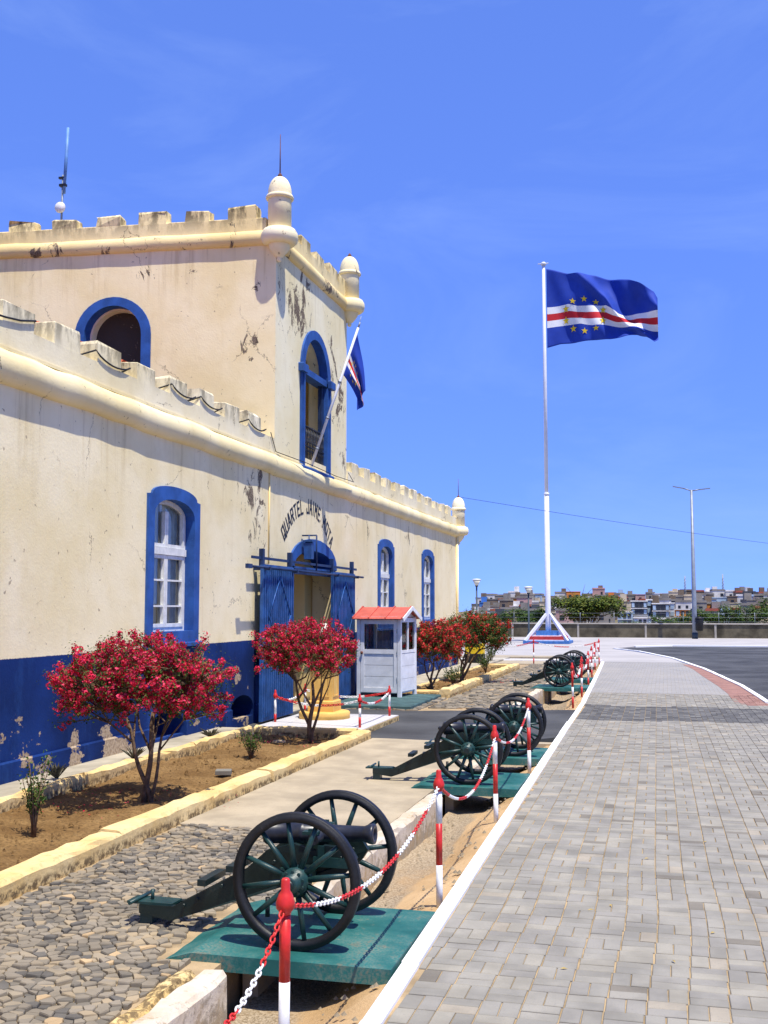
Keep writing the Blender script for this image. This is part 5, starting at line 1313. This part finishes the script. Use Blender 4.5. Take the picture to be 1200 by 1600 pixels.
def spiky(base, r, h, seed, label):
    rnd = random.Random(seed); root = empty('spiky_plant', base, 0, label, 'plant', 'dry spiky plants by the wall'); m = MB()
    for k in range(34):
        a = rnd.uniform(0, 2*PI); e = Vector((math.cos(a)*r*rnd.uniform(.3, 1), math.sin(a)*r*rnd.uniform(.3, 1), h*rnd.uniform(.5, 1))); s = Vector((-math.sin(a), math.cos(a), 0))*.016; b = e*.1
        m.add([b-s, b+s, e*.6+s*.8+Vector((0, 0, .02)), e, e*.6-s*.8+Vector((0, 0, .02))], [(0, 1, 2, 3, 4)])
    m.build('blades', M_dryblade, root)
spiky((-6.95, 11.6, .10), .17, .20, 41, 'dry spiky plant on the wall walk at the picture edge')
spiky((-6.86, 13.35, .10), .22, .19, 42, 'dry spiky plant on the wall walk left of the nearest trunk')
spiky((-6.88, 15.9, .10), .19, .15, 43, 'dry spiky plant on the wall walk right of the nearest trunk')
spiky((-5.9, 27.6, .0), .17, .16, 44, 'dry spiky plant in the far bed beside the booth')
m = MB(); m.box(-0.10, 0.10, -0.06, 0.06, 0, 0.06, ch=0.008); o = m.build('loose_block', M_pav[3], bevel=0.004); o.location = (-5.42, 12.95, 0.02); o.rotation_euler = (0.05, 0, .3); tag(o, 'small grey paving block lying on the soil of the near bed', 'block')
for i, (x, y, a, lb) in enumerate(((-4.95, 11.9, .2, 'flat pale stone on the soil close to the yellow kerb'), (-5.9, 16.3, .4, 'flat grey stone in the shade of the second bougainvillea'))):
    m = MB(); m.lathe([(0.0, 0), (0.11, 0.0), (0.10, 0.03), (0.04, 0.045), (0, 0.045)], 7, smooth=False); o = m.build('flat_stone', M_cob[2+i]); o.location = (x, y, 0.01); o.rotation_euler = (0, 0, a); o.scale = (1, .6, .8); tag(o, lb, 'stone')

# ---- yellow and black box by the far corner
yb = empty('barrier_box', (-6.95, 40.6, 0), 0, 'yellow and black box by the far corner of the building', 'box')
m = MB(); m.box(-.36, .36, -.2, .2, 0, .40, ch=.02); m.build('base', M_black, yb)
m = MB(); m.box(-.35, .35, -.19, .19, .402, .78, ch=.03); m.build('top', plain('signal_yellow', (0.72, 0.50, 0.02), .5), yb)

# ---- flagpole with stepped base
FX_, FY_ = -6.84, 66.0
fp = empty('flagpole', (FX_, FY_, 0), 0, 'very tall white flagpole with braced tripod foot on the plaza', 'flagpole')
m = MB(); m.lathe([(0.17, 0), (0.16, 1.5), (0.145, 9.0)], 20); m.build('pole', M_poleW, fp)
m = MB(); m.lathe([(0.12, 9.0), (0.11, 16.0), (0.09, 23.2)], 20); m.build('upper_pole', M_poleW, fp)
m = MB(); m.lathe([(0.16, 8.9), (0.16, 9.05), (0.12, 9.06)], 20); m.build('joint_collar', M_poleW, fp)
m = MB(); m.lathe([(0.0, 23.2), (0.16, 23.2), (0.17, 23.3), (0.1, 23.38), (0, 23.4)], 14); m.tube([(-.35, 0, 23.3), (.3, 0, 23.3)], .03, 6); m.build('truck', M_poleW, fp)
bm_ = plain('step_blue', (0.05, 0.16, 0.42), .6); stw = plain('step_white', (0.70, 0.70, 0.72), .6); strd = plain('step_red', (0.48, 0.04, 0.035), .6)
for (hw, z0, z1, mt) in ((1.36, 0, .16, bm_), (1.12, .16, .23, stw), (1.08, .23, .42, strd), (0.90, .42, .48, stw), (0.66, .48, .74, bm_)):
    m = MB(); m.box(-hw, hw, -hw, hw, z0, z1); m.build('step', mt, fp)
for sx, sy in ((-1, -1), (1, -1), (1, 1), (-1, 1)):
    m = MB(); chord(m, (sx*1.24, sy*1.24, .16), (sx*.10, sy*.10, 1.74), .12, .15); m.build('brace', M_poleW, fp)

# ---- large flag: cloth sheet hung from the pole, outline and stripe lines sagging in the wind
def interp(tab, x):
    if x <= tab[0][0]: return tab[0][1]
    for (a, b), (c, d) in zip(tab, tab[1:]):
        if x <= c: return b+(d-b)*(x-a)/(c-a)
    return tab[-1][1]
S_ = 1/26.35                                      # metres per picture unit at the pole
TOPL = [(0, 0), (35, -11.5), (78, -17), (100, -22), (131, -29), (150, -39), (169, -51), (174, -62)]
WT = [(0, -64), (35, -62), (49, -66), (78, -67), (94, -69), (105, -79), (113, -84), (142, -82), (174, -83.5)]
WB = [(0, -98), (35, -95), (54, -94), (73, -100), (100, -101.5), (126, -106), (142, -106), (161, -111.5), (174, -113)]
BOT = [(0, -131), (21, -125.5), (49, -123.5), (78, -124), (100, -124), (126, -120.3), (142, -118), (156, -122), (168, -130), (174, -126)]
def cloth(u, v):
    """u 0..1 hoist to fly, v 0..1 top to bottom (12 units: stripes from .5 to .75)"""
    x = 174*u; a, b, c, d = (interp(t, x) for t in (TOPL, WT, WB, BOT))
    y = a+(b-a)*v/.5 if v < .5 else (b+(c-b)*(v-.5)/.25 if v < .75 else c+(d-c)*(v-.75)/.25)
    amp = u**.6
    wv = 0.42*amp*math.sin(8.2*u-3.4*v+0.4)+0.20*amp*math.sin(17*u+6.5*v+1)+0.10*amp*math.sin(31*u-9*v)
    wv += 0.85*amp*math.exp(-((u-.30-.62*v)/.07)**2)*(1 if v < .85 else .6)
    return Vector((0.17+x*S_, -wv, y*S_))
def flag_mesh(cl, nu, nv, name, root, th=0.006):
    m = MB(); rows = [i/nv for i in range(nv+1)]
    m.add([cl(i/nu, v) for v in rows for i in range(nu+1)], [(j*(nu+1)+i, (j+1)*(nu+1)+i, (j+1)*(nu+1)+i+1, j*(nu+1)+i+1) for j in range(nv) for i in range(nu)], smooth=True)
    k = 0
    for j in range(nv):
        vv = (j+.5)/nv*12; mi = 0 if vv < 6 or vv > 9 else (2 if 7 < vv < 8 else 1)
        for i in range(nu): m.m[k] = mi; k += 1
    o = m.build(name, [M_flagblue, M_flagwhite, M_flagred], root)
    sd_ = o.modifiers.new('thick', 'SOLIDIFY'); sd_.thickness = th; sd_.offset = 0
    return o
def stars(cl, root, asp, off):
    for k in range(10):
        a = 2*PI*(k+.5)/10; cu, cv = 0.345+math.cos(a)*0.178, 7.5/12+math.sin(a)*0.225
        for sgn in (1, -1):
            m = MB(); ps = []
            for q in range(10):
                b = -PI/2+PI*q/5; r = 0.052 if q % 2 == 0 else 0.021
                ps.append((cu+r*asp*math.cos(b), cv+r*math.sin(b)))
            P3 = [cl(*p)+Vector((0, -sgn*off, 0)) for p in ps]; c3 = cl(cu, cv)+Vector((0, -sgn*off, 0))
            m.add([c3]+P3, [(0, 1+q, 1+(q+1) % 10) for q in range(10)]); m.build('star', M_star, root)
fl = empty('national_flag', (FX_, FY_, 22.95), 0, 'large blue flag with red and white stripes and yellow stars on the tall pole', 'flag')
flag_mesh(cloth, 96, 48, 'cloth', fl); stars(cloth, fl, 0.62, 0.035)
# ---- small flag leaning out of the tower window
sp = empty('window_flagpole', (F+0.05, 22.2, 5.15), 0, 'slanted white flagpole leaning out of the tower window', 'flagpole')
tipv = Vector((0.98, 0.25, 3.05)); m = MB(); m.tube([(0, 0, 0), tipv], [0.034, 0.026], 10); m.build('pole', M_poleW, sp)
m = MB(); m.tube([tipv, tipv*1.04], .018, 6); m.tube([tipv*1.0, tipv*1.045+Vector((0.02, 0, .12))], .008, 5); m.build('tip', M_steel, sp)
m = MB()
for t in (.12, .34, .6): m.tube([tipv*t, tipv*(t+.012)], .042, 10)
m.build('collar', M_steel, sp)
dirv = tipv.normalized()
sf = empty('hanging_flag', Vector((F+0.05, 22.2, 5.15))+tipv, 0, 'small limp blue flag with red and white stripes hanging from the window pole', 'flag')
def limp(u, v):
    """hoist along the pole, cloth falling straight down in folds"""
    hp = -dirv*(0.10+0.98*v)
    fall = 1.62*u*(1-.30*v); gather = (1-.72*min(1, u*1.5))
    p = Vector((hp.x*gather, hp.y*gather, hp.z*(1-.12*u)-fall*0.80))
    return p+Vector((0.10*u**0.8+0.05*math.sin(9*v+2*u)*u, 0.16*u**.8+0.07*math.sin(13*v+4*u)*min(1, u*2), 0))
flag_mesh(limp, 40, 36, 'cloth', sf, 0.004); stars(limp, sf, 0.62, 0.015)

# ---- street furniture of the plaza
def post_lamp(x, y, h, label):
    r = empty('post_lamp', (x, y, 0), 0, label, 'lamp', 'funnel-headed lamps on the plaza')
    m = MB(); m.lathe([(0.10, 0), (0.10, 0.5), (0.06, 0.55), (0.05, h-.5)], 12); m.build('pole', M_lampblk, r)
    m = MB(); m.lathe([(0.05, h-.52), (0.09, h-.45), (0.11, h-.40)], 14); m.build('neck', M_lampblk, r)
    m = MB(); m.lathe([(0.10, h-.40), (0.27, h-.05)], 18, smooth=True); m.build('lens', plain('lamp_lens', (.62, .60, .48), .3), r)
    m = MB(); m.lathe([(0.30, h-.05), (0.31, h-.01), (0.2, h+.03), (0, h+.05)], 18); m.build('cap', M_poleW, r)
post_lamp(-11.84, 70.0, 3.95, 'funnel shaped lamp post left, close to the building corner'); post_lamp(-8.73, 72.0, 3.48, 'funnel shaped lamp post just left of the flagpole')
sl_ = empty('street_light', (1.91, 78.0, 0), 0, 'tall grey street light with two arms near the boundary wall', 'street light')
m = MB(); m.lathe([(0.17, 0), (0.16, 2.0), (0.085, 10.25)], 14); m.build('pole', M_steel, sl_); 
m = MB(); m.lathe([(0.20, 0), (0.20, 0.4), (0.17, 0.42)], 14); m.build('base', M_lampblk, sl_)
for s, dz in ((-1, .32), (1, .12)):
    m = MB(); m.tube([(0, 0, 10.2), (s*.55, 0, 10.2+dz*.6)], .045, 8); m.build('arm', M_steel, sl_)
    m = MB(); chord(m, (s*.5, 0, 10.2+dz*.55), (s*1.25, 0, 10.22+dz), .22, .06); m.build('lamp_head', M_steel, sl_)
lb_ = empty('litter_bin', (2.22, 77.75, 0.55), 0, 'dark litter bin fixed to the tall street light', 'bin')
m = MB(); m.lathe([(0.0, 0), (0.22, 0), (0.27, .75), (0.25, .8), (0.0, .80)], 16); m.build('body', M_black, lb_)
m = MB(); m.lathe([(0.27, .8), (0.29, .84), (0.15, .95), (0, .97)], 16); m.build('lid', M_black, lb_)
m = MB(); m.box(-.32, -.05, -.04, .04, .5, .58); m.build('bracket', M_steel, lb_)
# boundary wall with pilaster strips
bwv = empty('boundary_wall', (0, 80, 0), 0, 'long weathered grey boundary wall behind the plaza', 'wall')
m = MB(); m.box(-40, 60, 0.02, 0.3, -2, 0.94); m.build('wall_panel', M_greywall, bwv)
m = MB(); m.box(-40, 60, -0.05, 0.36, 0.942, 1.03, ch=.02); m.build('coping', M_wallcap, bwv)
for k in range(-8, 14):
    x = -6.5+4.75*k+5.1
    m = MB(); m.box(x-.07, x+.07, -0.02, 0.02, -0.2, 0.94); m.build('pilaster', M_wallcap, bwv)
# wire fence on top of the wall
fe = empty('wire_fence', (0, 80.16, 1.03), 0, 'thin wire fence standing on the boundary wall', 'fence')
for k in range(26):
    m = MB(); x = -30+2.4*k; m.tube([(x, 0, 0), (x, 0, .75)], .018, 5); m.build('post', M_steel, fe)
for z in (.1, .4, .7):
    m = MB(); m.tube([(-30, 0, z), (30, 0, z)], .006, 4); m.build('wire', M_steel, fe)
# overhead wire
pe = Vector((26, 92, 5.2)); m = MB(); a = Vector((F+.1, 39.6, 6.2))
m.tube([a+(pe-a)*(i/24)+Vector((0, 0, -.85*4*(i/24)*(1-i/24)*.5)) for i in range(25)], .008, 5)
tag(m.build('overhead_wire', M_wire), 'single thin overhead wire from the far turret across the sky', 'wire')
up_ = empty('utility_pole', (26, 92, -4), 0, 'wooden utility pole carrying the overhead wire', 'pole'); m = MB(); m.lathe([(.14, 0), (.1, 9.4)], 10); m.build('shaft', M_bark, up_)
m = MB(); m.box(-.6, .6, -.05, .05, 8.9, 9.02); m.build('crossarm', M_bark, up_)

# ---- trees beyond the wall
def far_tree(base, cen, rad, seed, label, mats, n=2600, leaf=.30, name='tree', flat=1.0, lob=9):
    rnd = random.Random(seed); root = empty(name, base, 0, label, 'tree', 'trees beyond the boundary wall'); B = Vector(base); cen = Vector(cen)-B
    tr = MB(); lf = MB(); top = Vector((cen.x, cen.y, cen.z-rad[2]*.45)); tr.tube([(0, 0, -.3), top*.5+Vector((.1, 0, 0)), top], [.20, .15, .11], 8)
    lobes = []
    for k in range(lob):
        a = 2.4*k+rnd.uniform(-.4, .4); q = math.sqrt((k+.5)/lob); c = cen+Vector((math.cos(a)*rad[0]*q*.82, math.sin(a)*rad[1]*q*.82, rad[2]*(rnd.uniform(-.5, .75)*(1-q*.35)))); lobes.append(c)
        tr.tube([top*.8, (top+c)/2+Vector((0, 0, .12)), c], [.07, .05, .02], 6)
    for _ in range(n):
        c = rnd.choice(lobes); d = rdir(rnd); r = rnd.random()**.45; s = Vector((rad[0]*.36, rad[1]*.36, rad[2]*.34*flat)); p = c+Vector((d.x*s.x, d.y*s.y, d.z*s.z))*r*rnd.uniform(.8, 1.25)
        leaf_quad(lf, p, d*.6+Vector((0, 0, .8)), leaf, rnd, rnd.choices((0, 1, 2), (4, 3, 2))[0], .6)
    tr.build('trunk', M_bark, root); tag(lf.build('crown', mats, root), kind='stuff')
far_tree((-7.1, 100, -5), (-6.9, 100, 1.75), (3.5, 3, 2.3), 51, 'broad yellow green acacia rising behind the flagpole foot', M_acacia, 6500, .26, 'acacia_tree', .8, 22)
TL = [((-12.6, 97, .45), (1.7, 1.5, 1.25), 'bright green tree left of the flagpole'), ((-10.7, 96, .55), (1.5, 1.4, 1.3), 'bright green tree directly behind the flagpole foot'), ((-15.2, 98, .2), (1.6, 1.4, 1.1), 'low green tree at the far left behind the wall'),
      ((-2.6, 104, -.5), (1.5, 1.3, 1.0), 'low green tree in front of the dark apartment blocks'), ((2.9, 98, .35), (1.7, 1.5, 1.1), 'green tree just right of the tall street light'), ((0.4, 100, .1), (1.6, 1.4, 1.1), 'green tree just left of the tall street light'),
      ((5.0, 99, .65), (1.7, 1.5, 1.35), 'round green tree second right of the street light'), ((7.0, 100, .55), (1.8, 1.5, 1.4), 'green tree towards the right edge behind the wall'), ((9.0, 101, .9), (1.9, 1.6, 1.7), 'tallest green tree at the right edge behind the wall')]
TL = [((c[0], c[1], c[2]+.55), (r[0]*1.15, r[1], r[2]*1.2), lb) for c, r, lb in TL]
for i, (c, r, lb) in enumerate(TL):
    far_tree((c[0], c[1], -5.2), c, r, 60+i, lb, [M_leaf[0], M_acacia[0], M_leaf[2]], 2300, .20, 'tree', 1.0, 11)
# bare twiggy top of the acacia
m = MB(); rnd = random.Random(8)
bt_ = empty('dead_tree', (-7.5, 101.5, -5), 0, 'leafless twigs poking above the acacia crown', 'tree'); m = MB(); m.tube([(0, 0, 0), (.1, 0, 4), (0, 0, 7.4)], [.12, .08, .04], 6)
for k in range(12):
    s = Vector((0, 0, 6.2+.12*k)); e = s+Vector((rnd.uniform(-1.8, 2.6), rnd.uniform(-.5, .5), rnd.uniform(.9, 2.0))); m.tube([s, (s+e)/2+Vector((0, 0, .25)), e], [.03, .022, .012], 4)
m.build('branches', M_bark, bt_)

# ---- hillside town
HC = {'grey concrete': (.26, .235, .20), 'brownish': (.20, .15, .105), 'white': (.66, .64, .60), 'cream': (.56, .47, .33), 'pale pink': (.52, .32, .28), 'orange': (.60, .22, .05), 'blue': (.07, .19, .45), 'ochre': (.52, .33, .07), 'dark grey': (.075, .08, .09), 'brick red': (.33, .10, .065), 'pale blue': (.36, .47, .58)}
HM = {k: plain('house_'+k.replace(' ', '_'), v, .9, .2, .35, 0) for k, v in HC.items()}
M_win = plain('far_window', (.03, .035, .045), .3, .2, 1, 0)
SKY = [(735, 942), (750, 935), (775, 929), (810, 922), (840, 929), (870, 930), (945, 921), (965, 926), (1000, 930), (1040, 926), (1070, 924), (1100, 922), (1130, 923), (1165, 919), (1215, 924)]
def world_at(px, py, y):
    d = _R @ Vector((px-600, 800-py, FPX)); t = y/d.y; return Vector((d.x*t, y, EYE+d.z*t))
ordw = ['first', 'second', 'third', 'fourth', 'fifth', 'sixth', 'seventh', 'eighth', 'ninth', 'tenth', 'eleventh', 'twelfth', 'thirteenth', 'fourteenth', 'fifteenth', 'sixteenth', 'seventeenth', 'eighteenth', 'nineteenth', 'twentieth', 'twenty-first', 'twenty-second', 'twenty-third', 'twenty-fourth', 'twenty-fifth', 'twenty-sixth', 'twenty-seventh', 'twenty-eighth', 'twenty-ninth', 'thirtieth'] + ['thirty-'+q for q in ('first', 'second', 'third', 'fourth', 'fifth', 'sixth', 'seventh', 'eighth', 'ninth')] + ['fortieth'] + ['forty-'+q for q in ('first', 'second', 'third', 'fourth', 'fifth', 'sixth', 'seventh', 'eighth', 'ninth')]
hr = random.Random(77)
def house(px0, px1, py, y, colour, label, storeys=2, roof=None, dep=7):
    a, b = world_at(px0, py, y), world_at(px1, py, y); wd = b.x-a.x; zt = a.z; cx = (a.x+b.x)/2; zb = min(terr(cx, y)-1.5, zt-3)
    root = empty('hillside_house', (cx, y, zb), hr.uniform(-.12, .12), label, 'house', 'houses of the hillside town'); H_ = zt-zb
    m = MB(); m.box(-wd/2, wd/2, 0, dep, 0, H_-.35); m.build('wall', HM[colour], root)
    m = MB(); m.box(-wd/2-.12, wd/2+.12, -.12, dep+.1, H_-.35, H_-.12)
    if roof != 'flat':
        m.box(-wd/2, wd/2, 0, .2, H_-.12, H_+.25); m.box(-wd/2, -wd/2+.2, .2, dep, H_-.12, H_+.25); m.box(wd/2-.2, wd/2, .2, dep, H_-.12, H_+.25)
    m.build('roof', HM['brick red'] if roof == 'red' else HM[hr.choice(('grey concrete', colour))], root)
    wm = MB(); n = max(1, int(wd/1.9))
    for s in range(storeys):
        z = H_-1.9-s*2.7
        if z < .5: break
        for k in range(n):
            if hr.random() < .15: continue
            x = -wd/2+wd*(k+.5)/n; hw = hr.choice((.38, .45, .55)); wm.box(x-hw, x+hw, -.03, .05, z-.6, z+.55)
    if wm.f: tag(wm.build('windows', M_win, root), kind='stuff')
    if hr.random() < .45:
        q = MB(); x = hr.uniform(-wd*.3, wd*.3); q.box(x-.9, x+.9, dep*.3, dep*.3+2, H_-.12, H_+hr.uniform(1.0, 2.2)); q.build('stair_tower', HM[hr.choice(('grey concrete', 'brownish', colour))], root)
    return root
rows = [('skyline', 430, 0, 0.85), ('second', 385, 7, 0.85), ('third', 340, 13, 0.9), ('fourth', 300, 20, 0.9), ('lowest', 262, 27, 1.0)]
pal = ['grey concrete', 'brownish', 'grey concrete', 'white', 'cream', 'pale pink', 'grey concrete', 'white', 'white', 'dark grey', 'orange', 'grey concrete', 'pale blue', 'cream', 'grey concrete', 'white']
for rn, y, off, sc in rows:
    px = 732+hr.uniform(0, 6)+ (off*0.3 if rn != 'skyline' else 6); k = 0
    while px < 1212:
        wpx = hr.uniform(13, 27)*sc; py = interp(SKY, px+wpx/2)+off+hr.uniform(-4.0, 4.5)
        if rn in ('lowest', 'fourth') and 972 < px+wpx and px < 1078: px += wpx; continue
        col = hr.choice(pal)
        if rn == 'second' and k == 1: col = 'blue'
        if rn == 'third' and k == 4: col = 'pale pink'
        house(px, px+wpx, py, y+hr.uniform(-12, 12), col, f'{col} flat-roofed house, {ordw[k]} from left in the {rn} row of the hillside town', hr.choice((2, 2, 3)), hr.choice((None, None, 'flat', None, 'flat', 'red')))
        px += wpx*hr.uniform(.86, 1.12); k += 1
# the two dark apartment blocks and the white block between them
def block(px0, px1, py, y, base_c, label, floors, cols, bands=True):
    a, b = world_at(px0, py, y), world_at(px1, py, y); wd = b.x-a.x; zt = a.z; cx = (a.x+b.x)/2; zb = -9.0; H_ = zt-zb
    root = empty('apartment_block', (cx, y, zb), 0, label, 'building'); m = MB(); m.box(-wd/2, wd/2, 0, 7, 0, H_); m.build('wall', HM[base_c], root)
    m = MB(); m.box(-wd/2-.1, wd/2+.1, -.15, 7.1, H_, H_+.18); m.build('roof', HM['white'], root)
    for f_ in range(floors):
        z = H_-1.15*(f_+1)
        if bands: m = MB(); m.box(-wd/2-.05, wd/2+.05, -.25, -.002, z-.06, z+.06); m.build('floor_band', HM['white'], root)
        for c in range(cols):
            x = -wd/2+wd*(c+.5)/cols; m = MB(); m.box(x-wd/cols*.33, x+wd/cols*.33, -.06, .05, z+.2, z+.95); m.build('window', M_win if c % 3 else HM['pale blue'], root)
block(986, 1011, 940, 190, 'dark grey', 'dark apartment block with white floor bands, left of the pair', 4, 4)
block(1010, 1018, 938, 192, 'dark grey', 'narrow dark stair tower between the dark apartment blocks', 3, 1, False)
block(1019, 1046, 944, 190, 'dark grey', 'dark apartment block with white floor bands, right of the pair', 3, 4)
block(1046, 1054, 943, 194, 'white', 'narrow white block right of the dark apartment pair', 3, 1, False)
block(965, 987, 957, 184, 'pale blue', 'low pale blue block left of the dark apartment pair', 2, 3)
block(1018, 1040, 968, 182, 'white', 'low white block in front of the right dark apartment block', 2, 3)
block(990, 1018, 966, 181, 'white', 'low white building below the left dark apartment block', 2, 4)
block(1055, 1078, 953, 186, 'orange', 'orange house with bright roof right of the dark apartments', 2, 3)
# distant masts
for i, (px, py, lb) in enumerate(((1070, 900, 'lattice radio mast on the skyline left of the street light'), (1129, 897, 'lattice radio mast on the skyline right of the street light'))):
    p = world_at(px, py, 440); root = empty('radio_mast', (p.x, 440, 2), 0, lb, 'mast'); m = MB(); H_ = p.z-2
    for s in ((-.3, -.3), (.3, -.3), (0, .3)): m.tube([(s[0]*1.6, s[1]*1.6, 0), (s[0]*.4, s[1]*.4, H_)], .09, 4)
    m.build('legs', M_steel, root); q = MB()
    for k in range(int(H_/1.2)): q.tube([(-.4, -.4, k*1.2), (.4, -.4, k*1.2+1.2)], .06, 4)
    q.build('lattice', M_steel, root)
